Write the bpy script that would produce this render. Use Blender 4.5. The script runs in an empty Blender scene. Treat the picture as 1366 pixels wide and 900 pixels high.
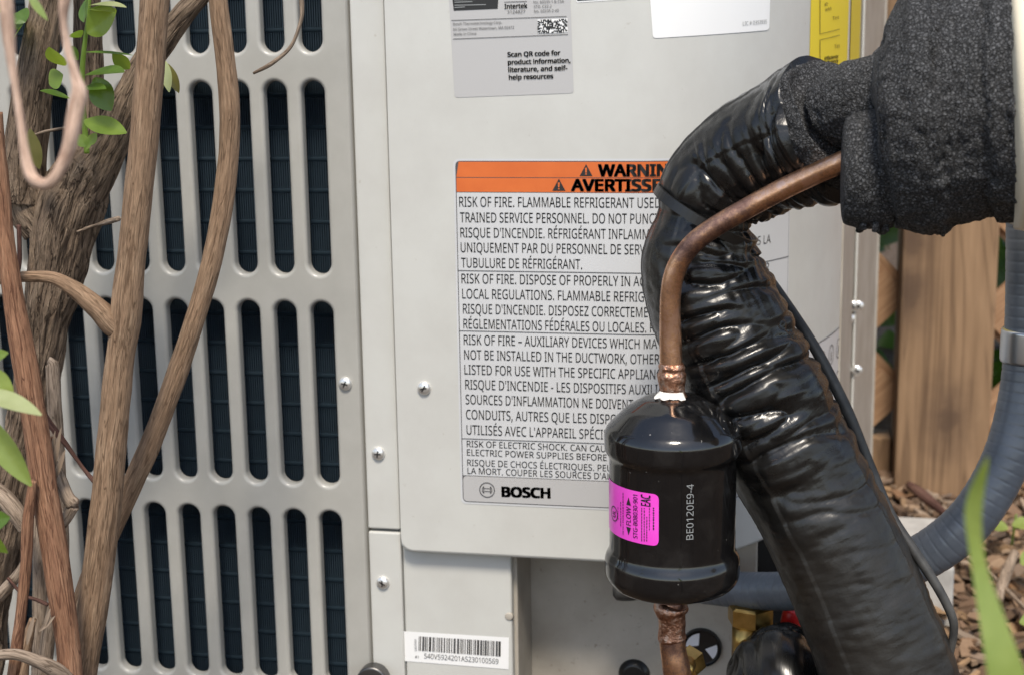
import bpy, bmesh, math, random
import numpy as np
from mathutils import Vector, noise

random.seed(7); np.random.seed(7)
SC = bpy.context.scene
COL = SC.collection
PI = math.pi

# ------------------------------------------------------------------ camera
F = 2000.0; CX, CY = 683.0, 450.0                 # calibrated on a 1366 x 900 frame
yaw, pitch, roll = [math.radians(a) for a in (-11.2, 11.4, -0.9)]
CAM = np.array([0.0, -0.83, 0.47])
fw = np.array([math.sin(yaw)*math.cos(pitch), math.cos(yaw)*math.cos(pitch), -math.sin(pitch)])
_r = np.array([math.cos(yaw), -math.sin(yaw), 0.0]); _u = np.cross(_r, fw)
rt = math.cos(roll)*_r + math.sin(roll)*_u
up = -math.sin(roll)*_r + math.cos(roll)*_u
cam = bpy.data.cameras.new('camera'); camo = bpy.data.objects.new('camera', cam); COL.objects.link(camo)
from mathutils import Matrix
M4 = Matrix(((rt[0], up[0], -fw[0], CAM[0]), (rt[1], up[1], -fw[1], CAM[1]), (rt[2], up[2], -fw[2], CAM[2]), (0, 0, 0, 1)))
camo.matrix_world = M4
cam.sensor_width = 36; cam.lens = F/1366*36
cam.clip_start = 0.02; cam.clip_end = 500
cam.dof.use_dof = True; cam.dof.focus_distance = 0.74; cam.dof.aperture_fstop = 15.0
SC.camera = camo

# ------------------------------------------------------------------ sky, sun, exposure
SUN_DIR = Vector((0.12, -0.62, 1.0)).normalized()     # towards the sun
w = bpy.data.worlds.new('World'); SC.world = w; w.use_nodes = True
nt = w.node_tree; nt.nodes.clear()
sky = nt.nodes.new('ShaderNodeTexSky'); sky.sky_type = 'NISHITA'; sky.sun_disc = False
sky.sun_elevation = math.asin(SUN_DIR.z); sky.sun_rotation = math.atan2(SUN_DIR.x, SUN_DIR.y)
bg = nt.nodes.new('ShaderNodeBackground'); bg.inputs[1].default_value = 0.14
wo = nt.nodes.new('ShaderNodeOutputWorld')
hz = nt.nodes.new('ShaderNodeRGBToBW'); mxs = nt.nodes.new('ShaderNodeMix'); mxs.data_type = 'RGBA'; mxs.inputs[0].default_value = 0.3
tint = nt.nodes.new('ShaderNodeMix'); tint.data_type = 'RGBA'; tint.blend_type = 'MULTIPLY'; tint.inputs[0].default_value = 1.0; tint.inputs[7].default_value = (1.0, .97, .90, 1)   # thin bright cloud over the blue
nt.links.new(sky.outputs[0], hz.inputs[0]); nt.links.new(hz.outputs[0], tint.inputs[6]); nt.links.new(sky.outputs[0], mxs.inputs[6]); nt.links.new(tint.outputs[2], mxs.inputs[7])
nt.links.new(mxs.outputs[2], bg.inputs[0]); nt.links.new(bg.outputs[0], wo.inputs[0])
sl = bpy.data.lights.new('sun', 'SUN'); sl.energy = 2.3; sl.angle = math.radians(12); sl.color = (1, .91, .78)
so = bpy.data.objects.new('sun', sl); COL.objects.link(so)
so.rotation_euler = SUN_DIR.to_track_quat('Z', 'Y').to_euler()
SC.view_settings.view_transform = 'Standard'; SC.view_settings.look = 'None'
SC.view_settings.exposure = 0.82; SC.view_settings.gamma = 1.0

# ------------------------------------------------------------------ pixel helpers
def ray(x, y): return fw + (x-CX)/F*rt - (y-CY)/F*up
def PY(x, y, Y=0.0):
    d = ray(x, y); t = (Y-CAM[1])/d[1]; return CAM + t*d
def PZ(x, y, Z=0.0):
    d = ray(x, y); t = (Z-CAM[2])/d[2]; return CAM + t*d
def mpp(x, y, Y): return (Y-CAM[1])/ray(x, y)[1]/F      # metres per pixel at plane Y

# ------------------------------------------------------------------ materials
MATS = {}
def mat(name, base, rough=0.5, metal=0.0, spec=0.5, **kw):
    m = bpy.data.materials.new(name); m.use_nodes = True
    b = m.node_tree.nodes['Principled BSDF']
    b.inputs['Base Color'].default_value = (*base, 1); b.inputs['Roughness'].default_value = rough
    b.inputs['Metallic'].default_value = metal; b.inputs['Specular IOR Level'].default_value = spec
    for k, v in kw.items(): b.inputs[k.replace('_', ' ')].default_value = v
    MATS[name] = m; return m
class N:
    """small node-graph helper"""
    def __init__(s, m): s.t = m.node_tree; s.b = s.t.nodes['Principled BSDF']
    def n(s, typ, **kw):
        x = s.t.nodes.new(typ)
        for k, v in kw.items():
            if k in x.inputs.keys(): x.inputs[k].default_value = v
            else: setattr(x, k, v)
        return x
    def l(s, a, b): s.t.links.new(a, b)
    def co(s, attr=None, scale=(1, 1, 1)):
        if attr: c = s.n('ShaderNodeAttribute', attribute_name=attr).outputs['Vector']
        else: c = s.n('ShaderNodeTexCoord').outputs['Object']
        mp = s.n('ShaderNodeMapping'); mp.inputs['Scale'].default_value = scale; s.l(c, mp.inputs['Vector']); return mp.outputs[0]
    def noise(s, co, scale=5, detail=4, rough=.55, dist=0):
        x = s.n('ShaderNodeTexNoise'); x.inputs['Scale'].default_value = scale; x.inputs['Detail'].default_value = detail
        x.inputs['Roughness'].default_value = rough; x.inputs['Distortion'].default_value = dist
        s.l(co, x.inputs['Vector']); return x.outputs['Fac']
    def voro(s, co, scale=5, feature='DISTANCE_TO_EDGE'):
        x = s.n('ShaderNodeTexVoronoi', feature=feature); x.inputs['Scale'].default_value = scale
        s.l(co, x.inputs['Vector']); return x.outputs['Distance']
    def ramp(s, fac, stops):
        r = s.n('ShaderNodeValToRGB'); e = r.color_ramp.elements
        while len(e) < len(stops): e.new(0.5)
        for el, (p, c) in zip(e, stops):
            el.position = p; el.color = (*c, 1) if not isinstance(c, (int, float)) else (c, c, c, 1)
        s.l(fac, r.inputs[0]); return r.outputs[0]
    def mix(s, fac, a, b, mode='MIX'):
        x = s.n('ShaderNodeMix', data_type='RGBA', blend_type=mode)
        for sock, v in ((x.inputs[0], fac), (x.inputs[6], a), (x.inputs[7], b)):
            if isinstance(v, (int, float)): sock.default_value = v
            elif isinstance(v, tuple): sock.default_value = (*v, 1)
            else: s.l(v, sock)
        return x.outputs[2]
    def bump(s, h, strength=.3, dist=.001, prev=None):
        x = s.n('ShaderNodeBump'); x.inputs['Strength'].default_value = strength; x.inputs['Distance'].default_value = dist
        s.l(h, x.inputs['Height'])
        if prev is not None: s.l(prev, x.inputs['Normal'])
        return x.outputs[0]
    def base(s, c): s.l(c, s.b.inputs['Base Color'])
    def rough(s, c): s.l(c, s.b.inputs['Roughness'])
    def normal(s, c): s.l(c, s.b.inputs['Normal'])

m = mat('panel_paint', (.60, .60, .565), .42); g = N(m); c = g.co()
d = g.ramp(g.noise(c, 22, 6, .65), [(.30, (.515, .51, .478)), (.62, (.56, .56, .527))])
sp = g.ramp(g.noise(c, 260, 3, .5), [(.72, 0.0), (.80, .45)])
g.base(g.mix(sp, d, (.36, .32, .26)))
g.rough(g.ramp(g.noise(c, 14, 4), [(.3, .36), (.7, .5)]))
g.normal(g.bump(g.noise(c, 900, 2), .06, .0004, g.bump(g.noise(c, 16, 2), .05, .004)))
m = mat('grille_paint_shaded', (.50, .49, .45), .3); g = N(m); c = g.co()
g.base(g.ramp(g.noise(c, 30, 6, .65), [(.3, (.355, .347, .317)), (.65, (.405, .397, .365))]))  # colour lowered to carry the shrub's shade on the grille
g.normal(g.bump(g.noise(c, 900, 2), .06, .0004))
m = mat('bracket_and_shade_paint', (.42, .40, .36), .5); g = N(m); c = g.co()  # bracket colour, also put on the side panels as their shade
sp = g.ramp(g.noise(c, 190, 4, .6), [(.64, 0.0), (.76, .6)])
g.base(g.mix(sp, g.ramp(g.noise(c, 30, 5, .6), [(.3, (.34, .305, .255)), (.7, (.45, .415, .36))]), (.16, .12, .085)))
mat('gap_black', (.008, .008, .008), .7)
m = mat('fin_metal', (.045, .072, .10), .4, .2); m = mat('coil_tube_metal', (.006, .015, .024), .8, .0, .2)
m = mat('screw_metal', (.85, .84, .81), .3, .75)
m = mat('bolt_metal', (.16, .155, .15), .4, 1.0)
m = mat('label_silver', (.56, .57, .585), .33, .0); g = N(m); c = g.co()
g.base(g.ramp(g.noise(c, 12, 3), [(.3, (.54, .545, .55)), (.7, (.60, .61, .62))]))
mat('label_silver_dark', (.46, .455, .45), .35)
m = mat('label_orange', (.72, .20, .045), .35); g = N(m); g.base(g.ramp(g.noise(g.co(), 60, 4), [(.3, (.60, .130, .028)), (.7, (.66, .155, .034))]))
mat('label_white', (.82, .82, .81), .3)
m = mat('label_yellow', (.80, .62, .03), .45)
m = mat('label_magenta', (.83, .07, .60), .28); g = N(m); c = g.co()
g.base(g.ramp(g.noise(c, 90, 4), [(.3, (.80, .06, .56)), (.75, (.86, .09, .64))]))
mat('ink_black', (.018, .018, .018), .5); mat('ink_grey', (.075, .075, .078), .5); mat('ink_pale', (.26, .27, .27), .5); mat('ink_brown', (.16, .12, .02), .5)
m = mat('drier_paint', (.006, .006, .0065), .10, 0, .5); g = N(m); c = g.co()
du = g.ramp(g.noise(c, 55, 7, .7), [(.48, 0.0), (.80, .28)])
fl = g.ramp(g.noise(c, 420, 2, .5), [(.74, 0.0), (.78, .5)])
g.base(g.mix(fl, g.mix(du, (.005, .005, .0055), (.05, .046, .042)), (.3, .29, .27)))
g.rough(g.ramp(g.noise(c, 55, 7, .7), [(.42, .06), (.8, .30)])); g.b.inputs['IOR'].default_value = 1.65
g.normal(g.bump(g.noise(c, 130, 3), .05, .0008))
m = mat('vinyl_wrap', (.010, .010, .010), .24, 0, .5); g = N(m); c = g.co('tco')
sxyz = g.n('ShaderNodeSeparateXYZ'); g.l(g.co('tco'), sxyz.inputs[0])
dm = g.n('ShaderNodeMapRange'); g.l(sxyz.outputs[2], dm.inputs[0]); dm.inputs[1].default_value = .19; dm.inputs[2].default_value = .27     # dust lies on the lower run
dn_ = g.ramp(g.noise(c, 70, 7, .7), [(.5, 0.0), (.85, .6)])
dmx = g.mix(dm.outputs[0], dn_, g.ramp(g.noise(c, 40, 7, .7), [(.3, .2), (.8, .9)]))
g.base(g.mix(dmx, (.006, .006, .006), (.026, .023, .019)))
g.rough(g.mix(dm.outputs[0], g.ramp(g.noise(c, 90, 5, .6), [(.35, .22), (.75, .38)]), g.ramp(g.noise(c, 90, 5, .6), [(.35, .34), (.75, .55)])))
g.b.inputs['Coat Weight'].default_value = .0; g.b.inputs['IOR'].default_value = 1.52
c2 = g.co('tco', (60, 60, 190)); c3 = g.co('tco', (400, 400, 60))
b1 = g.bump(g.noise(c2, 1, 4, .5, .5), .22, .0016); b2 = g.bump(g.noise(c3, 1, 3, .5, .3), .18, .0005, b1); g.normal(g.bump(g.noise(g.co('tco'), 700, 3), .15, .0004, b2))
m = mat('foam_rubber', (.02, .02, .021), .75, 0, .5); g = N(m); c = g.co()
dn = g.n('ShaderNodeVectorMath', operation='ADD')
nn = g.n('ShaderNodeTexNoise'); nn.inputs['Scale'].default_value = 160; g.l(c, nn.inputs['Vector'])
vs = g.n('ShaderNodeVectorMath', operation='SCALE'); vs.inputs['Scale'].default_value = .0035; g.l(nn.outputs['Color'], vs.inputs[0])
g.l(c, dn.inputs[0]); g.l(vs.outputs[0], dn.inputs[1]); cw = dn.outputs[0]
v1 = g.voro(cw, 640); v2 = g.voro(cw, 1300)
h1 = g.ramp(v1, [(.0, 0.0), (.22, 1.0)]); h2 = g.ramp(v2, [(.0, 0.0), (.3, 1.0)])
g.base(g.mix(h1, (.006, .006, .006), g.ramp(g.noise(c, 700, 3, .7), [(.35, (.014, .014, .015)), (.70, (.17, .172, .178))])))
b1 = g.bump(h1, .8, .0011); b2 = g.bump(h2, .6, .0006, b1); g.normal(g.bump(g.noise(c, 1500, 3, .7), .8, .0006, b2))
g.rough(g.ramp(g.noise(c, 900, 2), [(.3, .5), (.7, .85)]))
m = mat('copper', (.62, .30, .17), .34, 1.0); g = N(m); c = g.co('tco')
at = g.n('ShaderNodeAttribute', attribute_name='patina').outputs['Fac']
nz = g.ramp(g.noise(c, 110, 7, .75), [(.36, 0.0), (.64, 1.0)])
add = g.n('ShaderNodeMath', operation='ADD'); g.l(at, add.inputs[0]); g.l(nz, add.inputs[1])
mul = g.n('ShaderNodeMath', operation='MULTIPLY'); g.l(add.outputs[0], mul.inputs[0]); mul.inputs[1].default_value = .40
pf = mul.outputs[0]
g.base(g.ramp(pf, [(.14, (.80, .50, .36)), (.30, (.68, .38, .22)), (.48, (.33, .19, .14)), (.70, (.12, .07, .06))]))
g.rough(g.ramp(pf, [(.2, .30), (.7, .55)]))
g.normal(g.bump(g.noise(c, 500, 4, .7), .25, .0004))
m = mat('braze', (.46, .30, .21), .4, 1.0); g = N(m); c = g.co()
g.base(g.ramp(g.noise(c, 260, 5, .7), [(.3, (.20, .10, .065)), (.5, (.48, .25, .16)), (.7, (.62, .50, .42))]))
g.normal(g.bump(g.noise(c, 420, 4), .8, .0012))
m = mat('flux_white', (.72, .70, .66), .9); g = N(m); g.normal(g.bump(g.noise(g.co(), 800, 4), 1, .001))
m = mat('brass', (.62, .42, .13), .32, 1.0); g = N(m); g.base(g.ramp(g.noise(g.co(), 120, 5), [(.3, (.40, .25, .07)), (.7, (.68, .46, .16))]))
mat('red_plastic', (.55, .012, .012), .35); mat('black_plastic', (.010, .010, .010), .35); mat('white_plastic', (.75, .76, .80), .4)
m = mat('cable_rubber', (.035, .034, .032), .5); g = N(m); g.base(g.ramp(g.noise(g.co('tco'), 120, 4), [(.3, (.028, .027, .026)), (.75, (.075, .072, .066))]))
m = mat('conduit_grey', (.12, .135, .155), .28); g = N(m); c = g.co('tco')
g.base(g.ramp(g.noise(c, 60, 5), [(.3, (.105, .117, .134)), (.7, (.16, .175, .195))]))
m = mat('galvanised', (.62, .63, .64), .3, 1.0)
m = mat('cream_plastic', (.74, .66, .50), .42); g = N(m); g.normal(g.bump(g.noise(g.co(), 300, 3), .1, .001))
m = mat('fence_wood', (.38, .24, .14), .75); g = N(m); c = g.co(None, (1, 1, .07))
ns = g.noise(c, 26, 3, .5, 1.2)
wv = g.n('ShaderNodeMath', operation='MULTIPLY'); g.l(ns, wv.inputs[0]); wv.inputs[1].default_value = 16
fr = g.n('ShaderNodeMath', operation='PINGPONG'); g.l(wv.outputs[0], fr.inputs[0]); fr.inputs[1].default_value = 1.0
gr = g.ramp(fr.outputs[0], [(0, (.12, .068, .034)), (.35, (.245, .15, .08)), (1, (.31, .195, .108))])
kds = []
for (kx, ky) in ((1214, 388), (1216, 316), (1300, 150), (1262, 560)):                       # knots in the board
    kp = PY(kx, ky, .69); sbv = g.n('ShaderNodeVectorMath', operation='SUBTRACT'); sbv.inputs[1].default_value = tuple(kp); g.l(g.n('ShaderNodeTexCoord').outputs['Object'], sbv.inputs[0])
    mv = g.n('ShaderNodeVectorMath', operation='MULTIPLY'); mv.inputs[1].default_value = (.75, .4, .42); g.l(sbv.outputs[0], mv.inputs[0]); ln_ = g.n('ShaderNodeVectorMath', operation='LENGTH'); g.l(mv.outputs[0], ln_.inputs[0]); kds.append(ln_.outputs['Value'])
kn = kds[0]
for k_ in kds[1:]:
    mn = g.n('ShaderNodeMath', operation='MINIMUM'); g.l(kn, mn.inputs[0]); g.l(k_, mn.inputs[1]); kn = mn.outputs[0]
nk = g.n('ShaderNodeMath', operation='MULTIPLY_ADD'); g.l(g.noise(g.co(), 70, 4), nk.inputs[0]); nk.inputs[1].default_value = .014; g.l(kn, nk.inputs[2]); kn = nk.outputs[0]
g.base(g.mix(g.ramp(kn, [(.011, .9), (.016, .55), (.034, 0.0)]), g.mix(.4, gr, g.ramp(g.noise(c, 160, 4), [(.3, (.145, .087, .046)), (.7, (.32, .205, .12))])), (.085, .05, .03)))
g.normal(g.bump(g.noise(c, 190, 3), .4, .0015))
KN = g
m = mat('lattice_wood', (.36, .20, .10), .75); g = N(m); c = g.co(None, (1, 1, 1))
g.base(g.ramp(g.noise(g.co('slat', (25, 380, 1)), 1, 4), [(.3, (.24, .13, .065)), (.7, (.42, .255, .145))]))
def bark(name, cols, stretch, bs, bd):
    m = mat(name, cols[1], .85, 0, .25); g = N(m)
    c = g.co('tco', (stretch, stretch, stretch*.11)); cf = g.co('tco', (stretch*3.2, stretch*3.2, stretch*.28))
    n1 = g.noise(c, 1, 5, .6, .4); n2 = g.noise(cf, 1, 4, .6)
    big = g.noise(g.co('tco'), 22, 4)
    col = g.ramp(n1, [(.28, cols[0]), (.5, cols[1]), (.72, cols[2])])
    col = g.mix(.35, col, g.ramp(n2, [(.3, cols[0]), (.7, cols[2])]))
    ck = g.n('ShaderNodeMath', operation='ABSOLUTE'); sb = g.n('ShaderNodeMath', operation='SUBTRACT'); sb.inputs[1].default_value = .5
    n3 = g.noise(g.co('tco', (stretch*1.1, stretch*1.1, stretch*.075)), 1, 3, .5, .8); g.l(n3, sb.inputs[0]); g.l(sb.outputs[0], ck.inputs[0]); ckv = g.ramp(ck.outputs[0], [(.0, 0.0), (.035, 1.0)])
    col = g.mix(g.ramp(big, [(.45, 0.0), (.75, .5)]), col, cols[3])
    n4 = g.noise(g.co('tco', (stretch*8, stretch*8, stretch*.55)), 1, 3, .6)
    col = g.mix(.6, col, g.mix(1.0, col, g.ramp(n4, [(.25, .35), (.5, 1.0), (.75, 1.75)]), 'MULTIPLY'))
    col = g.mix(ckv, tuple(x*.85 for x in cols[0]), col)
    g.base(col); b1 = g.bump(n1, bs, bd); b2 = g.bump(n2, bs, bd*.7, b1); b3 = g.bump(n4, bs, bd*.35, b2); g.normal(g.bump(ckv, bs, bd*.4, b3)); return m
bark('bark_brown', [(.15, .092, .055), (.24, .152, .094), (.37, .26, .17), (.31, .21, .135)], 330, .5, .0014)
bark('bark_red', [(.12, .052, .030), (.24, .118, .065), (.36, .21, .13), (.30, .165, .10)], 330, .5, .0013)
bark('bark_old', [(.065, .043, .029), (.19, .133, .09), (.36, .27, .19), (.27, .20, .145)], 260, .9, .003)
bark('bark_pink_sunlit', [(.42, .27, .20), (.58, .40, .30), (.72, .55, .44), (.66, .50, .42)], 330, .4, .001)  # pink bark lightened so its colour holds the direct sunlight on the vine
bark('twig_grey', [(.12, .085, .06), (.24, .18, .13), (.40, .32, .25), (.32, .25, .19)], 350, .5, .001)
bark('twig_dark', [(.045, .02, .016), (.085, .04, .03), (.15, .085, .065), (.12, .06, .045)], 350, .4, .0008)
def leafmat(name, c0, c1, trans):
    m = mat(name, c0, .32, 0, .5); g = N(m); c = g.co('leafco')
    g.base(g.mix(g.ramp(g.noise(g.co(), 90, 4), [(.3, 0.0), (.7, 1.0)]), c0, c1))
    g.normal(g.bump(g.noise(g.co(), 320, 3), .25, .001))
    t = m.node_tree; tr = t.nodes.new('ShaderNodeBsdfTranslucent'); tr.inputs[0].default_value = (min(1, c1[0]*2.2), min(1, c1[1]*2.0), c1[2]*.8, 1)
    mx = t.nodes.new('ShaderNodeMixShader'); mx.inputs[0].default_value = trans
    out = t.nodes['Material Output']; t.links.new(g.b.outputs[0], mx.inputs[1]); t.links.new(tr.outputs[0], mx.inputs[2]); t.links.new(mx.outputs[0], out.inputs[0]); return m
leafmat('leaf_green', (.055, .115, .022), (.115, .20, .035), .35)
leafmat('leaf_light', (.12, .20, .035), (.20, .29, .06), .42)
leafmat('leaf_olive', (.10, .105, .035), (.17, .16, .06), .3)
leafmat('leaf_pale', (.33, .38, .17), (.42, .46, .24), .3)
leafmat('leaf_lime', (.20, .28, .07), (.29, .37, .11), .36)
leafmat('hedge_leaf', (.035, .085, .018), (.07, .15, .03), .3)
m = mat('soil', (.13, .09, .062), .95, 0, .2); g = N(m); c = g.co()
g.base(g.ramp(g.noise(c, 45, 8, .7), [(.3, (.06, .04, .028)), (.55, (.15, .105, .072)), (.75, (.26, .19, .135))]))
g.normal(g.bump(g.noise(c, 60, 7, .7), 1, .02))
m = mat('mulch_chip', (.24, .16, .10), .9, 0, .25); g = N(m)
g.base(g.mix(g.ramp(g.noise(g.co(), 130, 4), [(.3, 0.0), (.7, .5)]), g.n('ShaderNodeAttribute', attribute_name='chipcol').outputs['Color'], (.16, .10, .065)))
m = mat('concrete', (.50, .49, .47), .85); g = N(m); g.base(g.ramp(g.noise(g.co(), 60, 6), [(.3, (.32, .31, .295)), (.7, (.44, .43, .41))]))

# ------------------------------------------------------------------ object helpers
def link(name, me, mt=None, parent=None, **props):
    o = bpy.data.objects.new(name, me); COL.objects.link(o)
    if mt: me.materials.append(MATS[mt])
    if parent is not None: o.parent = parent
    for k, v in props.items(): o[k] = v
    return o
def thing(name, label, cat, group=None):
    o = bpy.data.objects.new(name, None); COL.objects.link(o); o['label'] = label; o['category'] = cat
    o.empty_display_size = .02
    if group: o['group'] = group
    return o
def mesh(name, V, Fc, smooth=False):
    me = bpy.data.meshes.new(name); me.from_pydata([tuple(v) for v in V], [], Fc); me.update()
    if smooth: me.polygons.foreach_set('use_smooth', [True]*len(me.polygons))
    return me
def npmesh(name, V, Q, smooth=True):
    """numpy verts (n,3), quads (m,4)"""
    me = bpy.data.meshes.new(name); V = np.asarray(V, np.float32); Q = np.asarray(Q, np.int32)
    k = Q.shape[1]
    me.vertices.add(len(V)); me.vertices.foreach_set('co', V.ravel())
    me.loops.add(Q.size); me.loops.foreach_set('vertex_index', Q.ravel())
    me.polygons.add(len(Q)); me.polygons.foreach_set('loop_start', np.arange(0, Q.size, k, dtype=np.int32))
    me.polygons.foreach_set('use_smooth', np.full(len(Q), smooth)); me.update(); me.validate(); return me
def box(name, x0, x1, y0, y1, z0, z1, mt, parent=None, bevel=0.0, seg=2, **props):
    bm = bmesh.new(); bmesh.ops.create_cube(bm, size=1)
    for v in bm.verts:
        v.co = ((x0+x1)/2+v.co.x*(x1-x0), (y0+y1)/2+v.co.y*(y1-y0), (z0+z1)/2+v.co.z*(z1-z0))
    if bevel: bmesh.ops.bevel(bm, geom=bm.edges[:], offset=bevel, segments=seg, affect='EDGES', profile=.5)
    me = bpy.data.meshes.new(name); bm.to_mesh(me); bm.free()
    return link(name, me, mt, parent, **props)
def catmull(pts, step):
    """pts: list of (x,y,z,r,...) -> resampled array about every step metres"""
    P = np.array(pts, float); E = np.vstack([2*P[0]-P[1], P, 2*P[-1]-P[-2]]); out = []
    for i in range(1, len(E)-2):
        L = np.linalg.norm(E[i+1][:3]-E[i][:3]); n = max(2, int(L/step)+1)
        t = np.linspace(0, 1, n, endpoint=False)[:, None]
        p0, p1, p2, p3 = E[i-1], E[i], E[i+1], E[i+2]
        out.append(.5*((2*p1)+(-p0+p2)*t+(2*p0-5*p1+4*p2-p3)*t**2+(-p0+3*p1-3*p2+p3)*t**3))
    out.append(P[-1:]); return np.vstack(out)
def tube(name, pts, mt, parent=None, n=24, step=.002, disp=None, ref=(0, -1, 0), cap=True, patina=None, **props):
    """swept tube; pts (x,y,z,r). disp(s, th) arrays -> radial offset. th=0 faces ref."""
    R = catmull(pts, step); P = R[:, :3]; rad = np.maximum(R[:, 3], 1e-5); m_ = len(P)
    T = np.gradient(P, axis=0); T /= np.linalg.norm(T, axis=1)[:, None]
    s = np.concatenate([[0], np.cumsum(np.linalg.norm(np.diff(P, axis=0), axis=1))])
    A = np.zeros_like(P); a = np.array(ref, float); a -= T[0]*(a@T[0])
    if np.linalg.norm(a) < .2: a = np.array((1., 0, 0)); a -= T[0]*(a@T[0])
    for i in range(m_):
        a = a - T[i]*(a@T[i]); a /= np.linalg.norm(a); A[i] = a
    B = np.cross(T, A)
    th = np.linspace(0, 2*PI, n, endpoint=False)
    rr = np.repeat(rad[:, None], n, 1)
    if disp is not None: rr = rr + disp(s, th, rad)
    V = P[:, None, :] + rr[..., None]*(np.cos(th)[None, :, None]*A[:, None, :]+np.sin(th)[None, :, None]*B[:, None, :])
    V = V.reshape(-1, 3)
    i, j = np.meshgrid(np.arange(m_-1), np.arange(n), indexing='ij'); j2 = (j+1) % n
    Q = np.stack([i*n+j, i*n+j2, (i+1)*n+j2, (i+1)*n+j], -1).reshape(-1, 4)
    tco = np.stack([rad[:, None]*np.cos(th), rad[:, None]*np.sin(th), np.repeat(s[:, None], n, 1)], -1).reshape(-1, 3)
    if cap:
        k = len(V); V = np.vstack([V, P[:1], P[-1:]]); tco = np.vstack([tco, [[0, 0, 0]], [[0, 0, s[-1]]]])
        jj = np.arange(n); jn = (jj+1) % n
        c0 = np.stack([np.full(n, k), jn, jj, jj], -1)[:, :4]; 
        T0 = np.stack([np.full(n, k), jn, jj], -1); T1 = np.stack([np.full(n, k+1), (m_-1)*n+jj, (m_-1)*n+jn], -1)
        me = bpy.data.meshes.new(name); faces = Q.tolist()+T0.tolist()+T1.tolist()
        me.from_pydata(V.tolist(), [], faces); me.polygons.foreach_set('use_smooth', [True]*len(faces)); me.update()
    else: me = npmesh(name, V, Q)
    at = me.attributes.new('tco', 'FLOAT_VECTOR', 'POINT'); at.data.foreach_set('vector', tco.astype(np.float32).ravel())
    if patina is not None:
        pv = np.repeat(np.array([patina(x) for x in s/s[-1]]), n)
        if cap: pv = np.concatenate([pv, pv[:1], pv[-1:]])
        ap = me.attributes.new('patina', 'FLOAT', 'POINT'); ap.data.foreach_set('value', pv.astype(np.float32))
    return link(name, me, mt, parent, **props)
def pxpath(lst, Y0):
    """(px,py,width_px[,Y]) -> xyz r"""
    o = []
    for q in lst:
        Y = q[3] if len(q) > 3 else Y0
        p = PY(q[0], q[1], Y); o.append((*p, q[2]/2*mpp(q[0], q[1], Y)))
    return o
def lathe(name, prof, mt, parent, origin, axis=(0, 0, 1), n=64, hexa=False, **props):
    """prof list of (r, h); revolve around axis at origin"""
    ax = Vector(axis).normalized(); u_ = ax.orthogonal().normalized(); v_ = ax.cross(u_); O = Vector(origin)
    V, Fc = [], []
    for r_, h in prof:
        for j in range(n):
            a = 2*PI*j/n; V.append(O+ax*h+(u_*math.cos(a)+v_*math.sin(a))*r_)
    for i in range(len(prof)-1):
        for j in range(n):
            j2 = (j+1) % n; Fc.append((i*n+j, i*n+j2, (i+1)*n+j2, (i+1)*n+j))
    Fc.append(tuple(range(n-1, -1, -1))); Fc.append(tuple((len(prof)-1)*n+j for j in range(n)))
    return link(name, mesh(name, V, Fc, not hexa), mt, parent, **props)
def bevelprof(pts, r, k=4):
    """round the inner corners of a (r,h) polyline"""
    P = [Vector(p) for p in pts]; out = [P[0]]
    for a, b, c_ in zip(P, P[1:], P[2:]):
        d1, d2 = (a-b), (c_-b); rr = min(r, d1.length*.45, d2.length*.45); p, q = b+d1.normalized()*rr, b+d2.normalized()*rr
        for t in np.linspace(0, 1, k+1): out.append(p*(1-t)**2+b*2*t*(1-t)+q*t*t)
    out.append(P[-1]); return [tuple(v) for v in out]

# ------------------------------------------------------------------ lettering
_tc = {}
FONT = None
try:                                            # a plain sans typeface that ships with Blender; falls back to the built-in one
    import os
    FONT = bpy.data.fonts.load(os.path.join(bpy.utils.system_resource('DATAFILES', path='fonts'), 'NotoSansHebrew-Regular.woff2'))
except Exception: FONT = None
def text_data(body, bold=0.0):
    k = (body, bold)
    if k in _tc: return _tc[k]
    cu = bpy.data.curves.new('t', 'FONT'); cu.body = body; cu.size = 1.0; cu.resolution_u = 2; cu.offset = bold
    if FONT: cu.font = FONT
    o = bpy.data.objects.new('t', cu); COL.objects.link(o)
    dg = bpy.context.evaluated_depsgraph_get(); me = bpy.data.meshes.new_from_object(o.evaluated_get(dg))
    V = np.array([v.co[:2] for v in me.vertices]) if len(me.vertices) else np.zeros((0, 2)); Fc = [tuple(p.vertices) for p in me.polygons]
    bpy.data.objects.remove(o); bpy.data.curves.remove(cu); bpy.data.meshes.remove(me)
    _tc[k] = (V, Fc); return V, Fc
CAPH = None
def cap_h():
    global CAPH
    if CAPH is None: CAPH = text_data('H')[0][:, 1].max()
    return CAPH
def flat_text(name, body, width, cap, fn, mt, parent, prefix=None, bold=0.0, italic=0.0):
    """text of cap height cap; the prefix (or all) spans width. fn(u,v)->world"""
    V, Fc = text_data(body)
    if len(V) == 0: return None
    W = text_data(prefix or body)[0]; x0 = W[:, 0].min(); sx = width/(W[:, 0].max()-x0); sy = cap/cap_h()
    sh = [(0, 0)] if bold <= 0 else [(a*bold*k*.5, b*bold*.35) for k in (1, .45) for a in (-1, 1) for b in (-1, 1)]   # heavier strokes
    pts = [fn((x+p-x0)*sx, (y+q_)*sy) for p, q_ in sh for x, y in V]; n_ = len(V); Fc = [tuple(i+k*n_ for i in f) for k in range(len(sh)) for f in Fc]
    return link(name, mesh(name, pts, Fc), mt, parent)

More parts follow.
